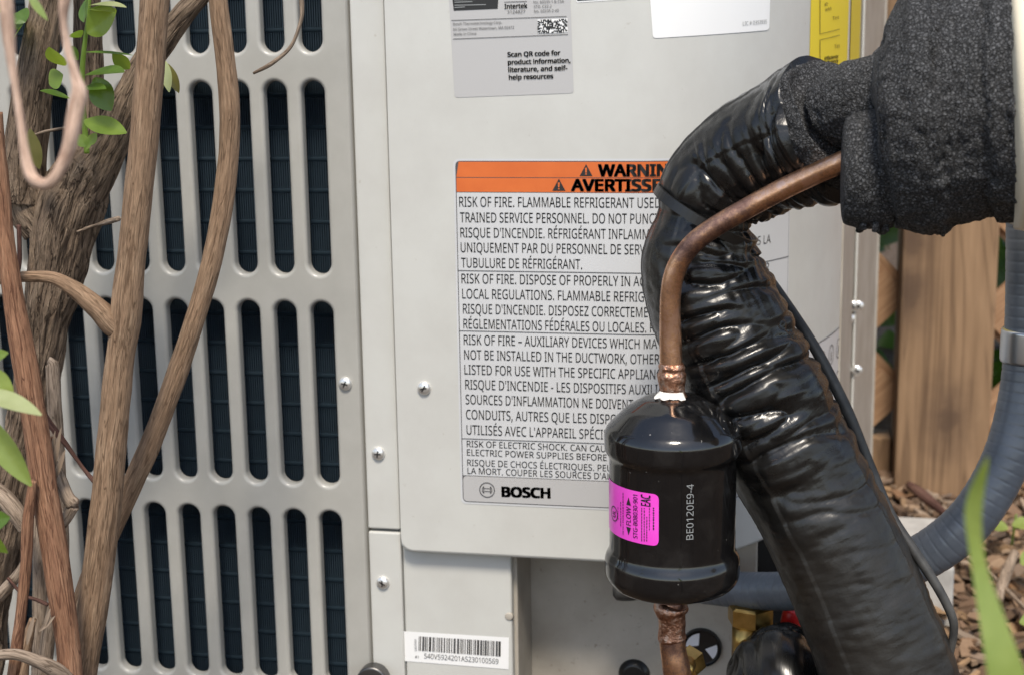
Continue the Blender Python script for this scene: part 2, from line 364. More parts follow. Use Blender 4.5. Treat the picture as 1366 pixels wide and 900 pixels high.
# ------------------------------------------------------------------ ground, pad
def grid_mesh(name, x0, x1, y0, y1, nx, ny, zf):
    xs = np.linspace(x0, x1, nx); ys = np.linspace(y0, y1, ny)
    V = [(x, y, zf(x, y)) for y in ys for x in xs]
    Fc = [(j*nx+i, j*nx+i+1, (j+1)*nx+i+1, (j+1)*nx+i) for j in range(ny-1) for i in range(nx-1)]
    return mesh(name, V, Fc, True)
gz = lambda x, y: .012*noise.noise((x*7, y*7, 0))+.006*noise.noise((x*25, y*25, 3))-.004
link('ground', grid_mesh('ground', -60, 60, -60, 60, 2, 2, lambda x, y: -.03), 'soil', kind='structure', label='brown bare soil under and around the unit')
link('garden_bed', grid_mesh('garden_bed', -1.2, 1.4, -1.3, 1.5, 130, 140, gz), 'soil', kind='structure', label='uneven soil bed beside the fence')
_p = PZ(1256, 690, .05)
_q = PZ(1250, 755, .05)
box('paving_stone', _q[0]-.16, _p[0], _q[1], _p[1], -.02, .05, 'concrete', bevel=.003, kind='structure', label='pale paving block beside the unit')
box('concrete_pad', -.66, -.03, .06, .62, -.02, .05, 'concrete', bevel=.004, kind='structure', label='pale concrete pad under the heat pump')

# ------------------------------------------------------------------ heat pump casing
HP = thing('heat_pump', 'large pale grey outdoor heat pump with slotted grille and warning labels', 'heat pump')
TOP = .86; BOT = .051
XS, XG = -.2550, -.2572           # strip / grille boundary
PLx = -.2328                       # service panel left edge
PLz = .1700                        # service panel bottom edge
YP = -.005                         # service panel front plane
# panel profile in plan: flat, then a wide curve into the side
bz = [np.array(p) for p in ((-.095, YP), (-.042, YP), (.001, .062), (.0235, .170))]
tt = np.linspace(0, 1, 25)[1:, None]
curve = (1-tt)**3*bz[0]+3*tt*(1-tt)**2*bz[1]+3*tt**2*(1-tt)*bz[2]+tt**3*bz[3]
prof = np.vstack([[PLx, YP], [-.15, YP], [-.095, YP], curve])
arc = np.concatenate([[0], np.cumsum(np.linalg.norm(np.diff(prof, axis=0), axis=1))])+PLx
def prof_at(s):
    x = np.interp(s, arc, prof[:, 0]); y = np.interp(s, arc, prof[:, 1])
    i = min(max(np.searchsorted(arc, s)-1, 0), len(prof)-2); d = prof[i+1]-prof[i]; d = d/np.linalg.norm(d)
    return x, y, d
def on_panel(s, z, off=0.0):
    x, y, d = prof_at(s); return (x+d[1]*off, y-d[0]*off, z)
def panel_hit(px, py):
    """pixel -> (arc length, z) on the curved service panel"""
    d = ray(px, py)
    for i in range(len(prof)-1):
        p, q = prof[i], prof[i+1]; e = q-p
        A = np.array([[d[0], -e[0]], [d[1], -e[1]]]); b = p-CAM[:2]
        try: t, k = np.linalg.solve(A, b)
        except np.linalg.LinAlgError: continue
        if -1e-6 <= k <= 1+1e-6 or (i == 0 and k < 0) or (i == len(prof)-2 and k > 1):
            if t > 0: return arc[i]+k*(arc[i+1]-arc[i]), CAM[2]+t*d[2]
    return arc[-1], CAM[2]
def service_panel():
    R = .0075; ss = np.unique(np.concatenate([PLx+R*(1-np.cos(np.linspace(0, PI/2, 9))), np.linspace(PLx+R, arc[-1], 70), arc]))
    zb = np.array([PLz+(R-math.sqrt(max(0, R*R-(R-(s-PLx))**2)) if s < PLx+R else 0) for s in ss])
    V, Fc = [], []
    nz = 8
    for s, b in zip(ss, zb):
        for k in range(nz): V.append(on_panel(s, b+(TOP-b)*k/(nz-1)))
    n = len(ss)
    for i in range(n-1):
        for k in range(nz-1): Fc.append((i*nz+k, (i+1)*nz+k, (i+1)*nz+k+1, i*nz+k+1))
    # rounded edge that turns back along left side and bottom
    ol = [(ss[0], TOP, -1, 0)]+[]
    for i, (s, b) in enumerate(zip(ss, zb)):
        if s < PLx+R: a = math.acos(max(-1, min(1, 1-(s-PLx)/R))); ol.append((s, b, -math.cos(a), -math.sin(a)))
        else: ol.append((s, b, 0, -1))
    r = .0022; ks = [0, .33, .66, 1.0]; base = len(V); rings = []
    for (s, z, nx_, nz_) in ol:
        row = []
        for k in ks+[2]:
            if k <= 1: a = k*PI/2; o_, dp = r*math.sin(a), r*(1-math.cos(a))
            else: o_, dp = r, .009
            row.append(len(V)); V.append(on_panel(s+nx_*o_, z+nz_*o_, -dp))
        rings.append(row)
    for a, b in zip(rings, rings[1:]):
        for k in range(len(a)-1): Fc.append((a[k], a[k+1], b[k+1], b[k]))
    return mesh('service_panel', V, Fc, True)
SP = link('service_panel', service_panel(), 'panel_paint', HP)
# grille sheet
SX0, SP_X, SW = -.2787, .02273, .0139
rows = [(.4460+.1283*k-.1122, .4460+.1283*k) for k in range(-2, 3)]
def grille():
    V, Fc, sm = [], [], []
    NC = 15; n = 52
    def ring(cx_, z0, z1, grow, Y):
        w2 = SW/2+grow; out = []; zt, zb = z1-SW/2, z0+SW/2
        h = n//2-6
        for k in range(h+1): a = PI*k/h; out.append((cx_+w2*math.cos(a), Y, zt+w2*math.sin(a)))
        for t in np.linspace(0, 1, 7)[1:-1]: out.append((cx_-w2, Y, zt+(zb-zt)*t))
        for k in range(h+1): a = PI+PI*k/h; out.append((cx_+w2*math.cos(a), Y, zb+w2*math.sin(a)))
        for t in np.linspace(0, 1, 7)[1:-1]: out.append((cx_+w2, Y, zb+(zt-zb)*t))
        return out
    for c_ in range(NC):
        cx_ = SX0-SP_X*c_
        for (z0, z1) in rows:
            zc = (z0+z1)/2; hx, hz = SP_X/2, .1283/2
            rs = [None, ring(cx_, z0, z1, .0026, 0)]
            for a in np.linspace(0, PI/2, 6): rs.append(ring(cx_, z0, z1, .0024*(1-math.sin(a)), .0024*(1-math.cos(a))))
            rs.append(ring(cx_, z0, z1, 0, .007))
            o = []
            for (x, y, z) in rs[1]:
                dx, dz = x-cx_, z-zc; k = min(hx/abs(dx) if abs(dx) > 1e-9 else 1e9, hz/abs(dz) if abs(dz) > 1e-9 else 1e9)
                # keep the side points level so the cells tile
                hs = (z1-z0)/2-SW/2; H = hz-hs
                if abs(dz) <= hs+1e-6: o.append((cx_+math.copysign(hx, dx), 0, z))
                else:
                    ca, sa = abs(dx)+1e-9, abs(dz)-hs; k = min(hx/ca, H/sa)
                    o.append((cx_+math.copysign(ca*k, dx), 0, zc+math.copysign(hs+sa*k, dz)))
            for sx_ in (-1, 1):
                for sz_ in (-1, 1):
                    t_ = (cx_+sx_*hx, 0, zc+sz_*hz); j_ = min(range(len(o)), key=lambda i: (o[i][0]-t_[0])**2+(o[i][2]-t_[2])**2); o[j_] = t_
            rs[0] = o; m_ = len(rs[1]); b0 = len(V)
            for r_ in rs: V += r_
            for i in range(len(rs)-1):
                for j in range(m_):
                    j2 = (j+1) % m_; Fc.append((b0+i*m_+j, b0+(i+1)*m_+j, b0+(i+1)*m_+j2, b0+i*m_+j2)); sm.append(i > 0)
    def q(x0, x1, z0, z1):
        b = len(V); V.extend([(x0, 0, z0), (x1, 0, z0), (x1, 0, z1), (x0, 0, z1)]); Fc.append((b, b+1, b+2, b+3)); sm.append(False)
    xl = SX0-SP_X*(NC-.5); xr = SX0+SP_X/2; zlo = rows[0][0]-(.1283-.1122)/2; zhi = rows[-1][1]+(.1283-.1122)/2
    q(xr-1e-5, XG, BOT, TOP); q(xl-.02, xl, BOT, TOP); q(xl, xr, BOT, zlo) if zlo > BOT else None; q(xl, xr, zhi, TOP)
    b = len(V); V.extend([(XG, 0, BOT), (XG, 0, TOP), (XG+.0008, .0008, BOT), (XG+.0008, .0008, TOP), (XG+.0008, .012, BOT), (XG+.0008, .012, TOP)])
    Fc.append((b, b+2, b+3, b+1)); Fc.append((b+2, b+4, b+5, b+3)); sm += [True, True]
    me = mesh('grille', V, Fc); me.polygons.foreach_set('use_smooth', sm); return me
rows = [r_ for r_ in rows if r_[0] > BOT+.003]
GR = link('grille', grille(), 'grille_paint_shaded', HP)
# coil behind the grille
V, Fc = [], []
for k in range(260):
    x = -.252-.00142*k; b = len(V)
    for (dx, y) in ((-.00017, .020), (.00017, .020), (.00017, .034), (-.00017, .034)): V += [(x+dx, y, BOT), (x+dx, y, TOP)]
    for j in range(4): j2 = (j+1) % 4; Fc.append((b+2*j, b+2*j2, b+2*j2+1, b+2*j+1))
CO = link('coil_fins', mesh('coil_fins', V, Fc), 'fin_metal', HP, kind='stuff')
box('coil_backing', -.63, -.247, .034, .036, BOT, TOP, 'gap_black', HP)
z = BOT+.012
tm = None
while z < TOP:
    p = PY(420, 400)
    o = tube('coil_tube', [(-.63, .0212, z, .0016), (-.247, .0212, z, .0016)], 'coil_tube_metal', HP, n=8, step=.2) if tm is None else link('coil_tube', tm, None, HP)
    if tm is None: tm = o.data; tz = z
    else: o.location.z = z-tz
    z += .0187
# corner strips between grille and service panel
zg = PY(510, 708)[2]
box('corner_strip', XS, -.2350, .0012, .012, zg+.0009, TOP, 'panel_paint', HP, .0011)
box('corner_strip', XS, -.2350, .0012, .012, BOT, zg-.0009, 'panel_paint', HP, .0011)
box('inner_frame', -.2545, -.226, .0125, .0165, BOT, TOP, 'bracket_and_shade_paint', HP)
# lower plate beside the strips, with a folded right edge, and the recessed valve bracket
xr = PY(683, 800, .004)[0]
box('lower_plate', -.2346, xr, .0032, .012, BOT, PLz+.02, 'panel_paint', HP, .0016, 3)
YB = .055
box('plate_return', xr-.0012, xr+.0022, .0105, YB, BOT, PLz+.02, 'bracket_and_shade_paint', HP, .0008)
xb = PY(1010, 770, YB)[0]
BR = box('valve_bracket', xr+.001, xb, YB, YB+.004, BOT, PLz-.0005, 'bracket_and_shade_paint', HP, .0012)
box('bracket_void', xb, .02, .058, .064, BOT, PLz-.001, 'gap_black', HP)
box('panel_return', xr-.02, -.07, .003, YB+.012, PLz+.002, PLz+.006, 'bracket_and_shade_paint', HP)
# side panel beyond the curve, with a ridge and a rear panel
e = prof[-1]
x1 = PY(1137, 430, .42)[0]; x2 = PY(1141, 430, .425)[0]; x3 = PY(1169, 450, .60)[0]
def strip(name, pts, mt):
    V, Fc = [], []
    for x, y in pts: V += [(x, y, BOT), (x, y, TOP)]
    for i in range(len(pts)-1): Fc.append((2*i, 2*i+2, 2*i+3, 2*i+1))
    return link(name, mesh(name, V, Fc), mt, HP)
strip('side_panel', [(e[0]-.001, e[1]+.003), (e[0]+.0015, e[1]+.004), (x1, .42)], 'bracket_and_shade_paint')  # darker colour stands in for shade on the side facing the fence
strip('side_ridge', [(x1, .4195), (x1+.001, .4165), (x2, .4165), (x2, .425)], 'panel_paint')
strip('rear_side_panel', [(x2, .4255), (x3-.002, .60), (x3, .602), (x3, .64)], 'bracket_and_shade_paint')  # shade of the fence side is put into the colour here too
V = [(e[0]+.0021, e[1]+.005, z_) for z_ in (panel_hit(1080, 118)[1]-.035, TOP-.2)]
f_ = .84; V += [(e[0]+.0015+(x1-e[0]-.0015)*f_+.0006, e[1]+.004+(.42-e[1]-.004)*f_, z_) for z_ in (TOP-.2, panel_hit(1080, 118)[1]-.035)]
link('energy_label_flap', mesh('energy_label_flap', V, [(0, 3, 2, 1)]), 'label_yellow', HP)
box('casing', -.64, .02, .17, .63, BOT, TOP-.004, 'bracket_and_shade_paint', HP)
box('top_cover', -.65, .05, .0, .65, TOP-.003, TOP+.03, 'panel_paint', HP, .004)
# screws
def screw(x, y, z, r, parent, ax=(0, -1, 0)):
    s = lathe('screw', [(r*.0, -.001), (r*1.0, -.001), (r*1.0, .0006), (r*.94, .0013), (r*.72, .0020), (r*.35, .0024), (.0002, .0025)], 'screw_metal', parent, (x, y, z), ax, 20)
    for a in (0, PI/2):
        a += random.uniform(-.6, .6)
        V = []; d1 = Vector((math.cos(a), 0, math.sin(a)))*r*.5; d2 = Vector((-math.sin(a), 0, math.cos(a)))*r*.11
        O = Vector((x, y-.00262, z)); V = [O-d1-d2, O+d1-d2, O+d1+d2, O-d1+d2]
        link('recess', mesh('recess', V, [(0, 1, 2, 3)]), 'bolt_metal', s)
    return s
for (px, py, Y, par) in ((461, 511, 0, HP), (566, 517, YP, HP), (505, 604, .0012, HP), (511, 776, .0012, HP)):
    p = PY(px, py, Y); screw(p[0], Y, p[2], .0041, par)
for (px, py) in ((1138, 408), (1145, 408), (1133, 425), (1128, 493), (1143, 493)):
    p = PY(px, py, .416); screw(p[0], .4155, p[2], .0046, HP)
p = PY(503, 899, -.002)
lathe('mounting_bolt', bevelprof([(.0002, .012), (.0098, .012), (.0098, .003), (.006, .003), (.006, -.004)], .0015), 'bolt_metal', HP, (p[0], -.002, p[2]), (0, -1, 0), 32)
# small blemishes: dent on the lower plate edge
p = PY(681, 822, .003); lathe('dent', bevelprof([(.0002, .0006), (.0022, .0004), (.003, -.001)], .0004), 'bracket_and_shade_paint', HP, (p[0]-.001, .003, p[2]), (0, -1, 0), 16)

# ------------------------------------------------------------------ labels on the panel
def panel_patch(name, outline_sz, off, mt, parent, nseg=1):
    """polygon given in (s,z) on the curved panel, filled as strips along s"""
    ss = [p[0] for p in outline_sz]; s0, s1 = min(ss), max(ss); n = max(2, int((s1-s0)/.004))
    V, Fc = [], []; O = list(outline_sz)
    def span(s):
        zs = []
        for (a, b) in zip(O, O[1:]+O[:1]):
            if (a[0]-s)*(b[0]-s) <= 0 and abs(a[0]-b[0]) > 1e-9: zs.append(a[1]+(s-a[0])/(b[0]-a[0])*(b[1]-a[1]))
        return (min(zs), max(zs)) if zs else None
    cuts = sorted(set([round(x, 7) for x in np.linspace(s0, s1, n)]+[round(x, 7) for x in ss]))
    prev = None
    for s in cuts:
        s_ = min(max(s, s0+1e-7), s1-1e-7); sp_ = span(s_)
        if sp_ is None: continue
        b = len(V); V += [on_panel(s, sp_[0], off), on_panel(s, sp_[1], off)]
        if prev is not None: Fc.append((prev, b, b+1, prev+1))
        prev = b
    return link(name, mesh(name, V, Fc, True), mt, parent)
def rounded(pts, r, k=5):
    P = [Vector(p) for p in pts]; out = []
    for i in range(len(P)):
        a, b, c_ = P[i-1], P[i], P[(i+1) % len(P)]; rr = min(r, (a-b).length*.45, (c_-b).length*.45)
        p, q = b+(a-b).normalized()*rr, b+(c_-b).normalized()*rr
        for t in np.linspace(0, 1, k+1): v = p*(1-t)**2+b*2*t*(1-t)+q*t*t; out.append((v.x, v.y))
    return out
def hits(L): return [panel_hit(*q) for q in L]
def panel_text(body, p0, p1, cap_px, mt, parent, prefix=None, bold=0.0, level=False, off=.0006):
    a = panel_hit(*p0); b = panel_hit(*p1) 
    if level: b = (b[0], a[1])
    wdt = math.hypot(b[0]-a[0], b[1]-a[1]); cs, sn = (b[0]-a[0])/wdt, (b[1]-a[1])/wdt
    cap = cap_px*mpp(p0[0], p0[1], YP)
    return flat_text('lettering', body, wdt, cap, lambda u, v: on_panel(a[0]+u*cs-v*sn, a[1]+u*sn+v*cs, off), mt, parent, prefix, bold)
def rule(name, s0, s1, z, t, off, mt, parent): return panel_patch(name, [(s0, z-t/2), (s1, z-t/2), (s1, z+t/2), (s0, z+t/2)], off, mt, parent)
# warning label
a = panel_hit(604, 212); b = panel_hit(620.5, 671); sL = a[0]+.0002; zT = a[1]; zBm = b[1]; sR = panel_hit(1052, 347)[0]
WL = panel_patch('warning_label', rounded([(sL, zBm), (sR, zBm), (sR, zT), (sL, zT)], .0035), .0002, 'label_silver', HP)
WL['label'] = 'silver warning label with orange header in English and French'
kb = .0012
fr_out = rounded([(sL+kb, zBm+kb), (sR-kb, zBm+kb), (sR-kb, zT-kb), (sL+kb, zT-kb)], .003)
zo = panel_hit(610, 257)[1]; zmid = panel_hit(610, 237)[1]
panel_patch('border', rounded([(sL+kb, zBm+kb), (sR-kb, zBm+kb), (sR-kb, zT-kb), (sL+kb, zT-kb)], .003), .0003, 'ink_grey', WL)
k2 = kb+.0005
zb0 = panel_hit(622, 633)[1]
panel_patch('text_field', [(sL+k2, zb0), (sR-k2, zb0), (sR-k2, zo), (sL+k2, zo)], .0004, 'label_silver', WL)
panel_patch('maker_field', rounded([(sL+k2, zBm+k2), (sR-k2, zBm+k2), (sR-k2, zb0-.0004), (sL+k2, zb0-.0004)], .0025), .0004, 'label_silver_dark', WL)
panel_patch('header_band', [(sL+k2, zmid+.0002), (sR-k2, zmid+.0002), (sR-k2-.0015, zT-k2), (sL+k2+.0015, zT-k2)], .0004, 'label_orange', WL)
panel_patch('header_band', [(sL+k2, zo+.0004), (sR-k2, zo+.0004), (sR-k2, zmid-.0002), (sL+k2, zmid-.0002)], .0004, 'label_orange', WL)
for y in (361, 441, 584): rule('rule', sL+kb, sR-kb, panel_hit(618, y)[1], .00045, .0006, 'ink_grey', WL)
LN = [  # text, visible prefix, x0, baseline, x1 of the prefix, cap px
 ("RISK OF FIRE. FLAMMABLE REFRIGERANT USED. TO BE REPAIRED ONLY BY", "RISK OF FIRE. FLAMMABLE REFRIGERANT US", 613, 275.8, 865, 13.2),
 ("TRAINED SERVICE PERSONNEL. DO NOT PUNCTURE REFRIGERANT TUBING.", "TRAINED SERVICE PERSONNEL. DO NOT PU", 614, 296.5, 855, 13.2),
 ("RISQUE D'INCENDIE. RÉFRIGÉRANT INFLAMMABLE. RÉPARATION", "RISQUE D'INCENDIE. RÉFRIGÉRANT INFLAM", 614.6, 316.6, 855, 13),
 ("UNIQUEMENT PAR DU PERSONNEL DE SERVICE. NE PERFOREZ", "UNIQUEMENT PAR DU PERSONNEL DE SER", 615, 336.4, 853.5, 13),
 ("TUBULURE DE RÉFRIGÉRANT.", None, 615.6, 356.7, 776.7, 13),
 ("RISK OF FIRE. DISPOSE OF PROPERLY IN ACCORDANCE WITH FEDERAL", "RISK OF FIRE. DISPOSE OF PROPERLY IN A", 616, 377.8, 853, 13),
 ("LOCAL REGULATIONS. FLAMMABLE REFRIGERANT USED.", "LOCAL REGULATIONS. FLAMMABLE REFRIG", 617, 398, 859, 13),
 ("RISQUE D'INCENDIE. DISPOSEZ CORRECTEMENT SELON LES", "RISQUE D'INCENDIE. DISPOSEZ CORRECTEME", 618, 418, 864, 13),
 ("RÉGLEMENTATIONS FÉDÉRALES OU LOCALES. RÉFRIGÉRANT", "RÉGLEMENTATIONS FÉDÉRALES OU LOCALES.", 618.6, 437.8, 862, 13),
 ("RISK OF FIRE – AUXILIARY DEVICES WHICH MAY BE IGNITION SOURCES", "RISK OF FIRE – AUXILIARY DEVICES WHICH MA", 619, 459, 876.5, 13),
 ("NOT BE INSTALLED IN THE DUCTWORK, OTHER THAN DEVICES", "NOT BE INSTALLED IN THE DUCTWORK, OTHER", 619.6, 478.6, 879.5, 13),
 ("LISTED FOR USE WITH THE SPECIFIC APPLIANCE.", "LISTED FOR USE WITH THE SPECIFIC APPLIAN", 620, 498.4, 874, 13),
 ("RISQUE D'INCENDIE - LES DISPOSITIFS AUXILIAIRES", "RISQUE D'INCENDIE - LES DISPOSITIFS AUXILI", 621, 518.2, 877, 13),
 ("SOURCES D'INFLAMMATION NE DOIVENT PAS ÊTRE", "SOURCES D'INFLAMMATION NE DOIVENT", 621.5, 538, 844.8, 13),
 ("CONDUITS, AUTRES QUE LES DISPOSITIFS", "CONDUITS, AUTRES QUE LES DISPOS", 622, 558, 829.8, 13),
 ("UTILISÉS AVEC L'APPAREIL SPÉCIFIQUE.", "UTILISÉS AVEC L'APPAREIL SPÉCI", 622.8, 578.4, 804.5, 13),
 ("RISK OF ELECTRIC SHOCK. CAN CAUSE INJURY", "RISK OF ELECTRIC SHOCK. CAN CAU", 623, 595, 808, 8.6),
 ("ELECTRIC POWER SUPPLIES BEFORE SERVICING.", "ELECTRIC POWER SUPPLIES BEFORE", 623.2, 606.4, 809.4, 8.6),
 ("RISQUE DE CHOCS ÉLECTRIQUES. PEUT CAUSER", "RISQUE DE CHOCS ÉLECTRIQUES. PE", 623.6, 620, 808.6, 8.6),
 ("LA MORT. COUPER LES SOURCES D'ALIMENTATION", "LA MORT. COUPER LES SOURCES D'A", 624, 630.8, 809.5, 8.6)]
for t, pre, x0, yb, x1_, cp_ in LN:
    panel_text(t, (x0, yb), (x1_, yb), cp_, 'ink_grey', WL, pre, level=True, bold=.004 if cp_ > 10 else .004)
panel_text("PAS LA", (997, 328.5), (1027, 324), 12, 'ink_grey', WL); panel_text("OR", (1013, 363.5), (1025, 361), 12, 'ink_grey', WL)
panel_text("WARNING", (799, 235), (890, 235), 15, 'ink_black', WL, "WARNIN", .085, True)
panel_text("AVERTISSEMENT", (763, 254.6), (881, 254.6), 15, 'ink_black', WL, "AVERTISSE", .085, True)
def px_poly(name, L, off, mt, parent): return panel_patch(name, hits(L), off, mt, parent)
for (x0, x1_, yb) in ((773.5, 790.5, 235), (737, 754.5, 254.6)):
    xm = (x0+x1_)/2; tr = px_poly('warning_triangle', [(x0, yb), (x1_, yb), (xm, yb-16)], .0006, 'ink_black', WL)
    px_poly('mark', [(xm-.9, yb-4.6), (xm+.9, yb-4.6), (xm+1.3, yb-11), (xm-1.3, yb-11)], .0008, 'label_orange', tr)
    px_poly('mark', [(xm-1, yb-3.6), (xm+1, yb-3.6), (xm+1, yb-1.8), (xm-1, yb-1.8)], .0008, 'label_orange', tr)
panel_text("BOSCH", (670.5, 661), (733.5, 663), 13, 'ink_black', WL, None, .10, False)
# round maker emblem: ring with an armature
def annulus(name, c, r0, r1, off, mt, parent, a0=0, a1=2*PI, n=36):
    V, Fc = [], []
    for k in range(n+1):
        a = a0+(a1-a0)*k/n
        for r_ in (r0, r1): V.append(on_panel(c[0]+r_*math.cos(a), c[1]+r_*math.sin(a), off))
    for k in range(n): Fc.append((2*k, 2*k+1, 2*k+3, 2*k+2))
    return link(name, mesh(name, V, Fc), mt, parent)
c0 = panel_hit(650, 652.5); q = mpp(650, 652, 0)
annulus('emblem_ring', c0, 9.3*q, 10.6*q, .0006, 'ink_grey', WL)
annulus('emblem_arm', c0, 6.0*q, 7.0*q, .0006, 'ink_grey', WL, -.75, .75, 12); annulus('emblem_arm', c0, 6.0*q, 7.0*q, .0006, 'ink_grey', WL, PI-.75, PI+.75, 12)
for sgn in (-1, 1):
    panel_patch('emblem_bar', [(c0[0]+sgn*4.6*q-.6*q, c0[1]-5*q), (c0[0]+sgn*4.6*q+.6*q, c0[1]-5*q), (c0[0]+sgn*4.6*q+.6*q, c0[1]+5*q), (c0[0]+sgn*4.6*q-.6*q, c0[1]+5*q)], .0006, 'ink_grey', WL)
    panel_patch('emblem_bar', [(c0[0]-4.1*q, c0[1]+sgn*2*q-.5*q), (c0[0]+4.1*q, c0[1]+sgn*2*q-.5*q), (c0[0]+4.1*q, c0[1]+sgn*2*q+.5*q), (c0[0]-4.1*q, c0[1]+sgn*2*q+.5*q)], .0006, 'ink_grey', WL)
# rating label above it (the square code is left out)
RL = px_poly('rating_label', rounded([(606.5, 130.5), (765.5, 124.5), (759, -60), (595.5, -60)], 5), .0002, 'label_silver_dark', HP)
RL['label'] = 'silver rating label with small print above the warning label'
for T in (("Scan QR code for", (677.5, 76), (747.6, 73.6), 5.8), ("product information,", (678, 86.3), (761, 83.6), 5.8), ("literature, and self-", (678.6, 96.3), (757, 93.8), 5.8), ("help resources", (679.4, 106.4), (738, 104.6), 5.8)):
    panel_text(T[0], T[1], T[2], T[3], 'ink_black', RL, None, .06)
for T in (("Bosch Thermotechnology Corp.", (604.8, 34.3), (669.7, 32), 3.6), ("65 Grove Street Watertown, MA 02472", (605, 41.3), (686, 38.6), 3.6), ("Made in China", (605.6, 47.8), (635.6, 46.8), 3.6),
          ("Intertek", (673.5, 12), (703.6, 11), 6), ("3124827", (677, 18.6), (701, 17.8), 4.2), ("No. 60335-1 & CSA", (712, 5.2), (752.6, 3.8), 3.6), ("STD. C22.2", (712.4, 11.2), (736, 10.3), 3.6), ("No. 60335-2-40", (712.8, 17.2), (745.6, 16), 3.6)):
    panel_text(T[0], T[1], T[2], T[3], 'ink_grey', RL, None, .05 if T[0] == 'Intertek' else 0)
for A, B in (((602.5, 28), (756, 22.6)), ((604.5, 52.8), (758, 46.7)), ((673, 3.6), (703, 2.6))): px_poly('rule', [(A[0], A[1]), (B[0], B[1]), (B[0], B[1]-.8), (A[0], A[1]-.8)], .0005, 'ink_grey', RL)
BK = px_poly('black_block', [(605.5, 14.6), (664, 12), (667, -30), (600, -30)], .0004, 'ink_black', RL)
for i, (y, w_) in enumerate(((1, 30), (4, 24), (8, 42), (11, 14))): px_poly('small_print', [(606.5, y), (606.5+w_, y-.9), (606.5+w_, y-2.0), (606.5, y-1.1)], .0006, 'ink_pale', RL)
# small data block: dark cells joined in one mesh
V, Fc = [], []
px_poly('data_field', [(717.5, 45), (757.5, 43.4), (757, 25), (717, 26.5)], .0004, 'label_white', RL)
for i in range(28):
    for j in range(12):
        if random.random() < .55:
            x0 = 717.3+i*1.42; y0 = 26.8+j*1.5-i*.055; b = len(V)
            for (x, y) in ((x0, y0+1.5), (x0+1.42, y0+1.5), (x0+1.42, y0), (x0, y0)):
                s, z = panel_hit(x, y); V.append(on_panel(s, z, .0006))
            Fc.append((b, b+1, b+2, b+3))
link('data_cells', mesh('data_cells', V, Fc), 'ink_black', RL, kind='stuff')
# label edge cut by the top of the frame, white licence label, yellow label
BL = px_poly('dark_label', rounded([(769, 4), (838, -.5), (836, -60), (766, -60)], 2), .0002, 'label_white', HP); BL['label'] = 'white bordered black label above the rating label'
px_poly('black_block', [(770, 1.6), (837, -2.6), (836, -56), (768, -56)], .0004, 'ink_black', BL)
WH = px_poly('licence_label', rounded([(871, 51.5), (1025.5, 40.5), (1029, -70), (862, -70)], 5), .0003, 'label_white', HP); WH['label'] = 'plain white label with a licence number in its lower corner'
panel_text("LIC # 0353935", (990, 34.5), (1022, 31.6), 5.4, 'ink_pale', WH, None, 0)
s0 = panel_hit(1080, 50)[0]
YL = panel_patch('energy_label', [(s0, panel_hit(1080, 118)[1]-.035), (arc[-1], panel_hit(1080, 118)[1]-.035), (arc[-1], TOP-.2), (s0, TOP-.2)], .0003, 'label_yellow', HP); YL['label'] = 'yellow energy label wrapping round the curved panel edge'
def on_px(L, mt): px_poly('print', L, .0006, mt, YL)
for (ya, yb) in ((46, -30), (54, 130)):
    on_px([(1092.6, ya), (1119, ya-6.4), (1119, ya-7.2), (1092.6, ya-.8)], 'ink_brown')
    on_px([(1092.4, ya), (1093.2, ya), (1093.2, yb), (1092.4, yb)], 'ink_brown')
panel_text("e", (1099, 8.5), (1103, 7.6), 6, 'ink_brown', YL, None, 0); panel_text("with", (1099.5, 15.5), (1108, 13.5), 5, 'ink_brown', YL)
panel_text("Tes", (1109, 27), (1118, 25), 5, 'ink_brown', YL); panel_text("Tes", (1112, 65), (1119, 63.4), 6, 'ink_brown', YL)
panel_text("Efficiency", (1099, 81), (1117, 77), 5, 'ink_black', YL, None, .05); panel_text("Efficiency", (1099, 87), (1117, 83), 5, 'ink_black', YL, None, .05)
panel_text("20.1", (1105, 103), (1118, 100), 6, 'ink_black', YL, None, .07)
# small pictogram label low on the curve
IL = panel_patch('pictogram_label', [(panel_hit(1068, 480)[0], .17+.012), (arc[-1]-.002, .17+.012), (arc[-1]-.002, panel_hit(1083, 461)[1]), (panel_hit(1068, 480)[0], panel_hit(1083, 461)[1])], .0003, 'label_silver', HP); IL['label'] = 'silver label with small pictograms low on the curved panel'
si0, si1, ziT = panel_hit(1068, 480)[0], arc[-1]-.002, panel_hit(1083, 461)[1]
rule('rule', si0, si1, ziT-.0004, .0006, .0005, 'ink_grey', IL)
for i in range(5):
    for j in range(3):
        cc = (si0+.018+i*.022, ziT-.014-j*.022); annulus('pictogram', cc, .006, .0068, .0005, 'ink_grey', IL, 0, 2*PI, 20)
        panel_patch('pictogram', [(cc[0]-.0008, cc[1]-.004), (cc[0]+.0008, cc[1]-.004), (cc[0]+.0008, cc[1]+.002), (cc[0]-.0008, cc[1]+.002)], .0005, 'ink_grey', IL)
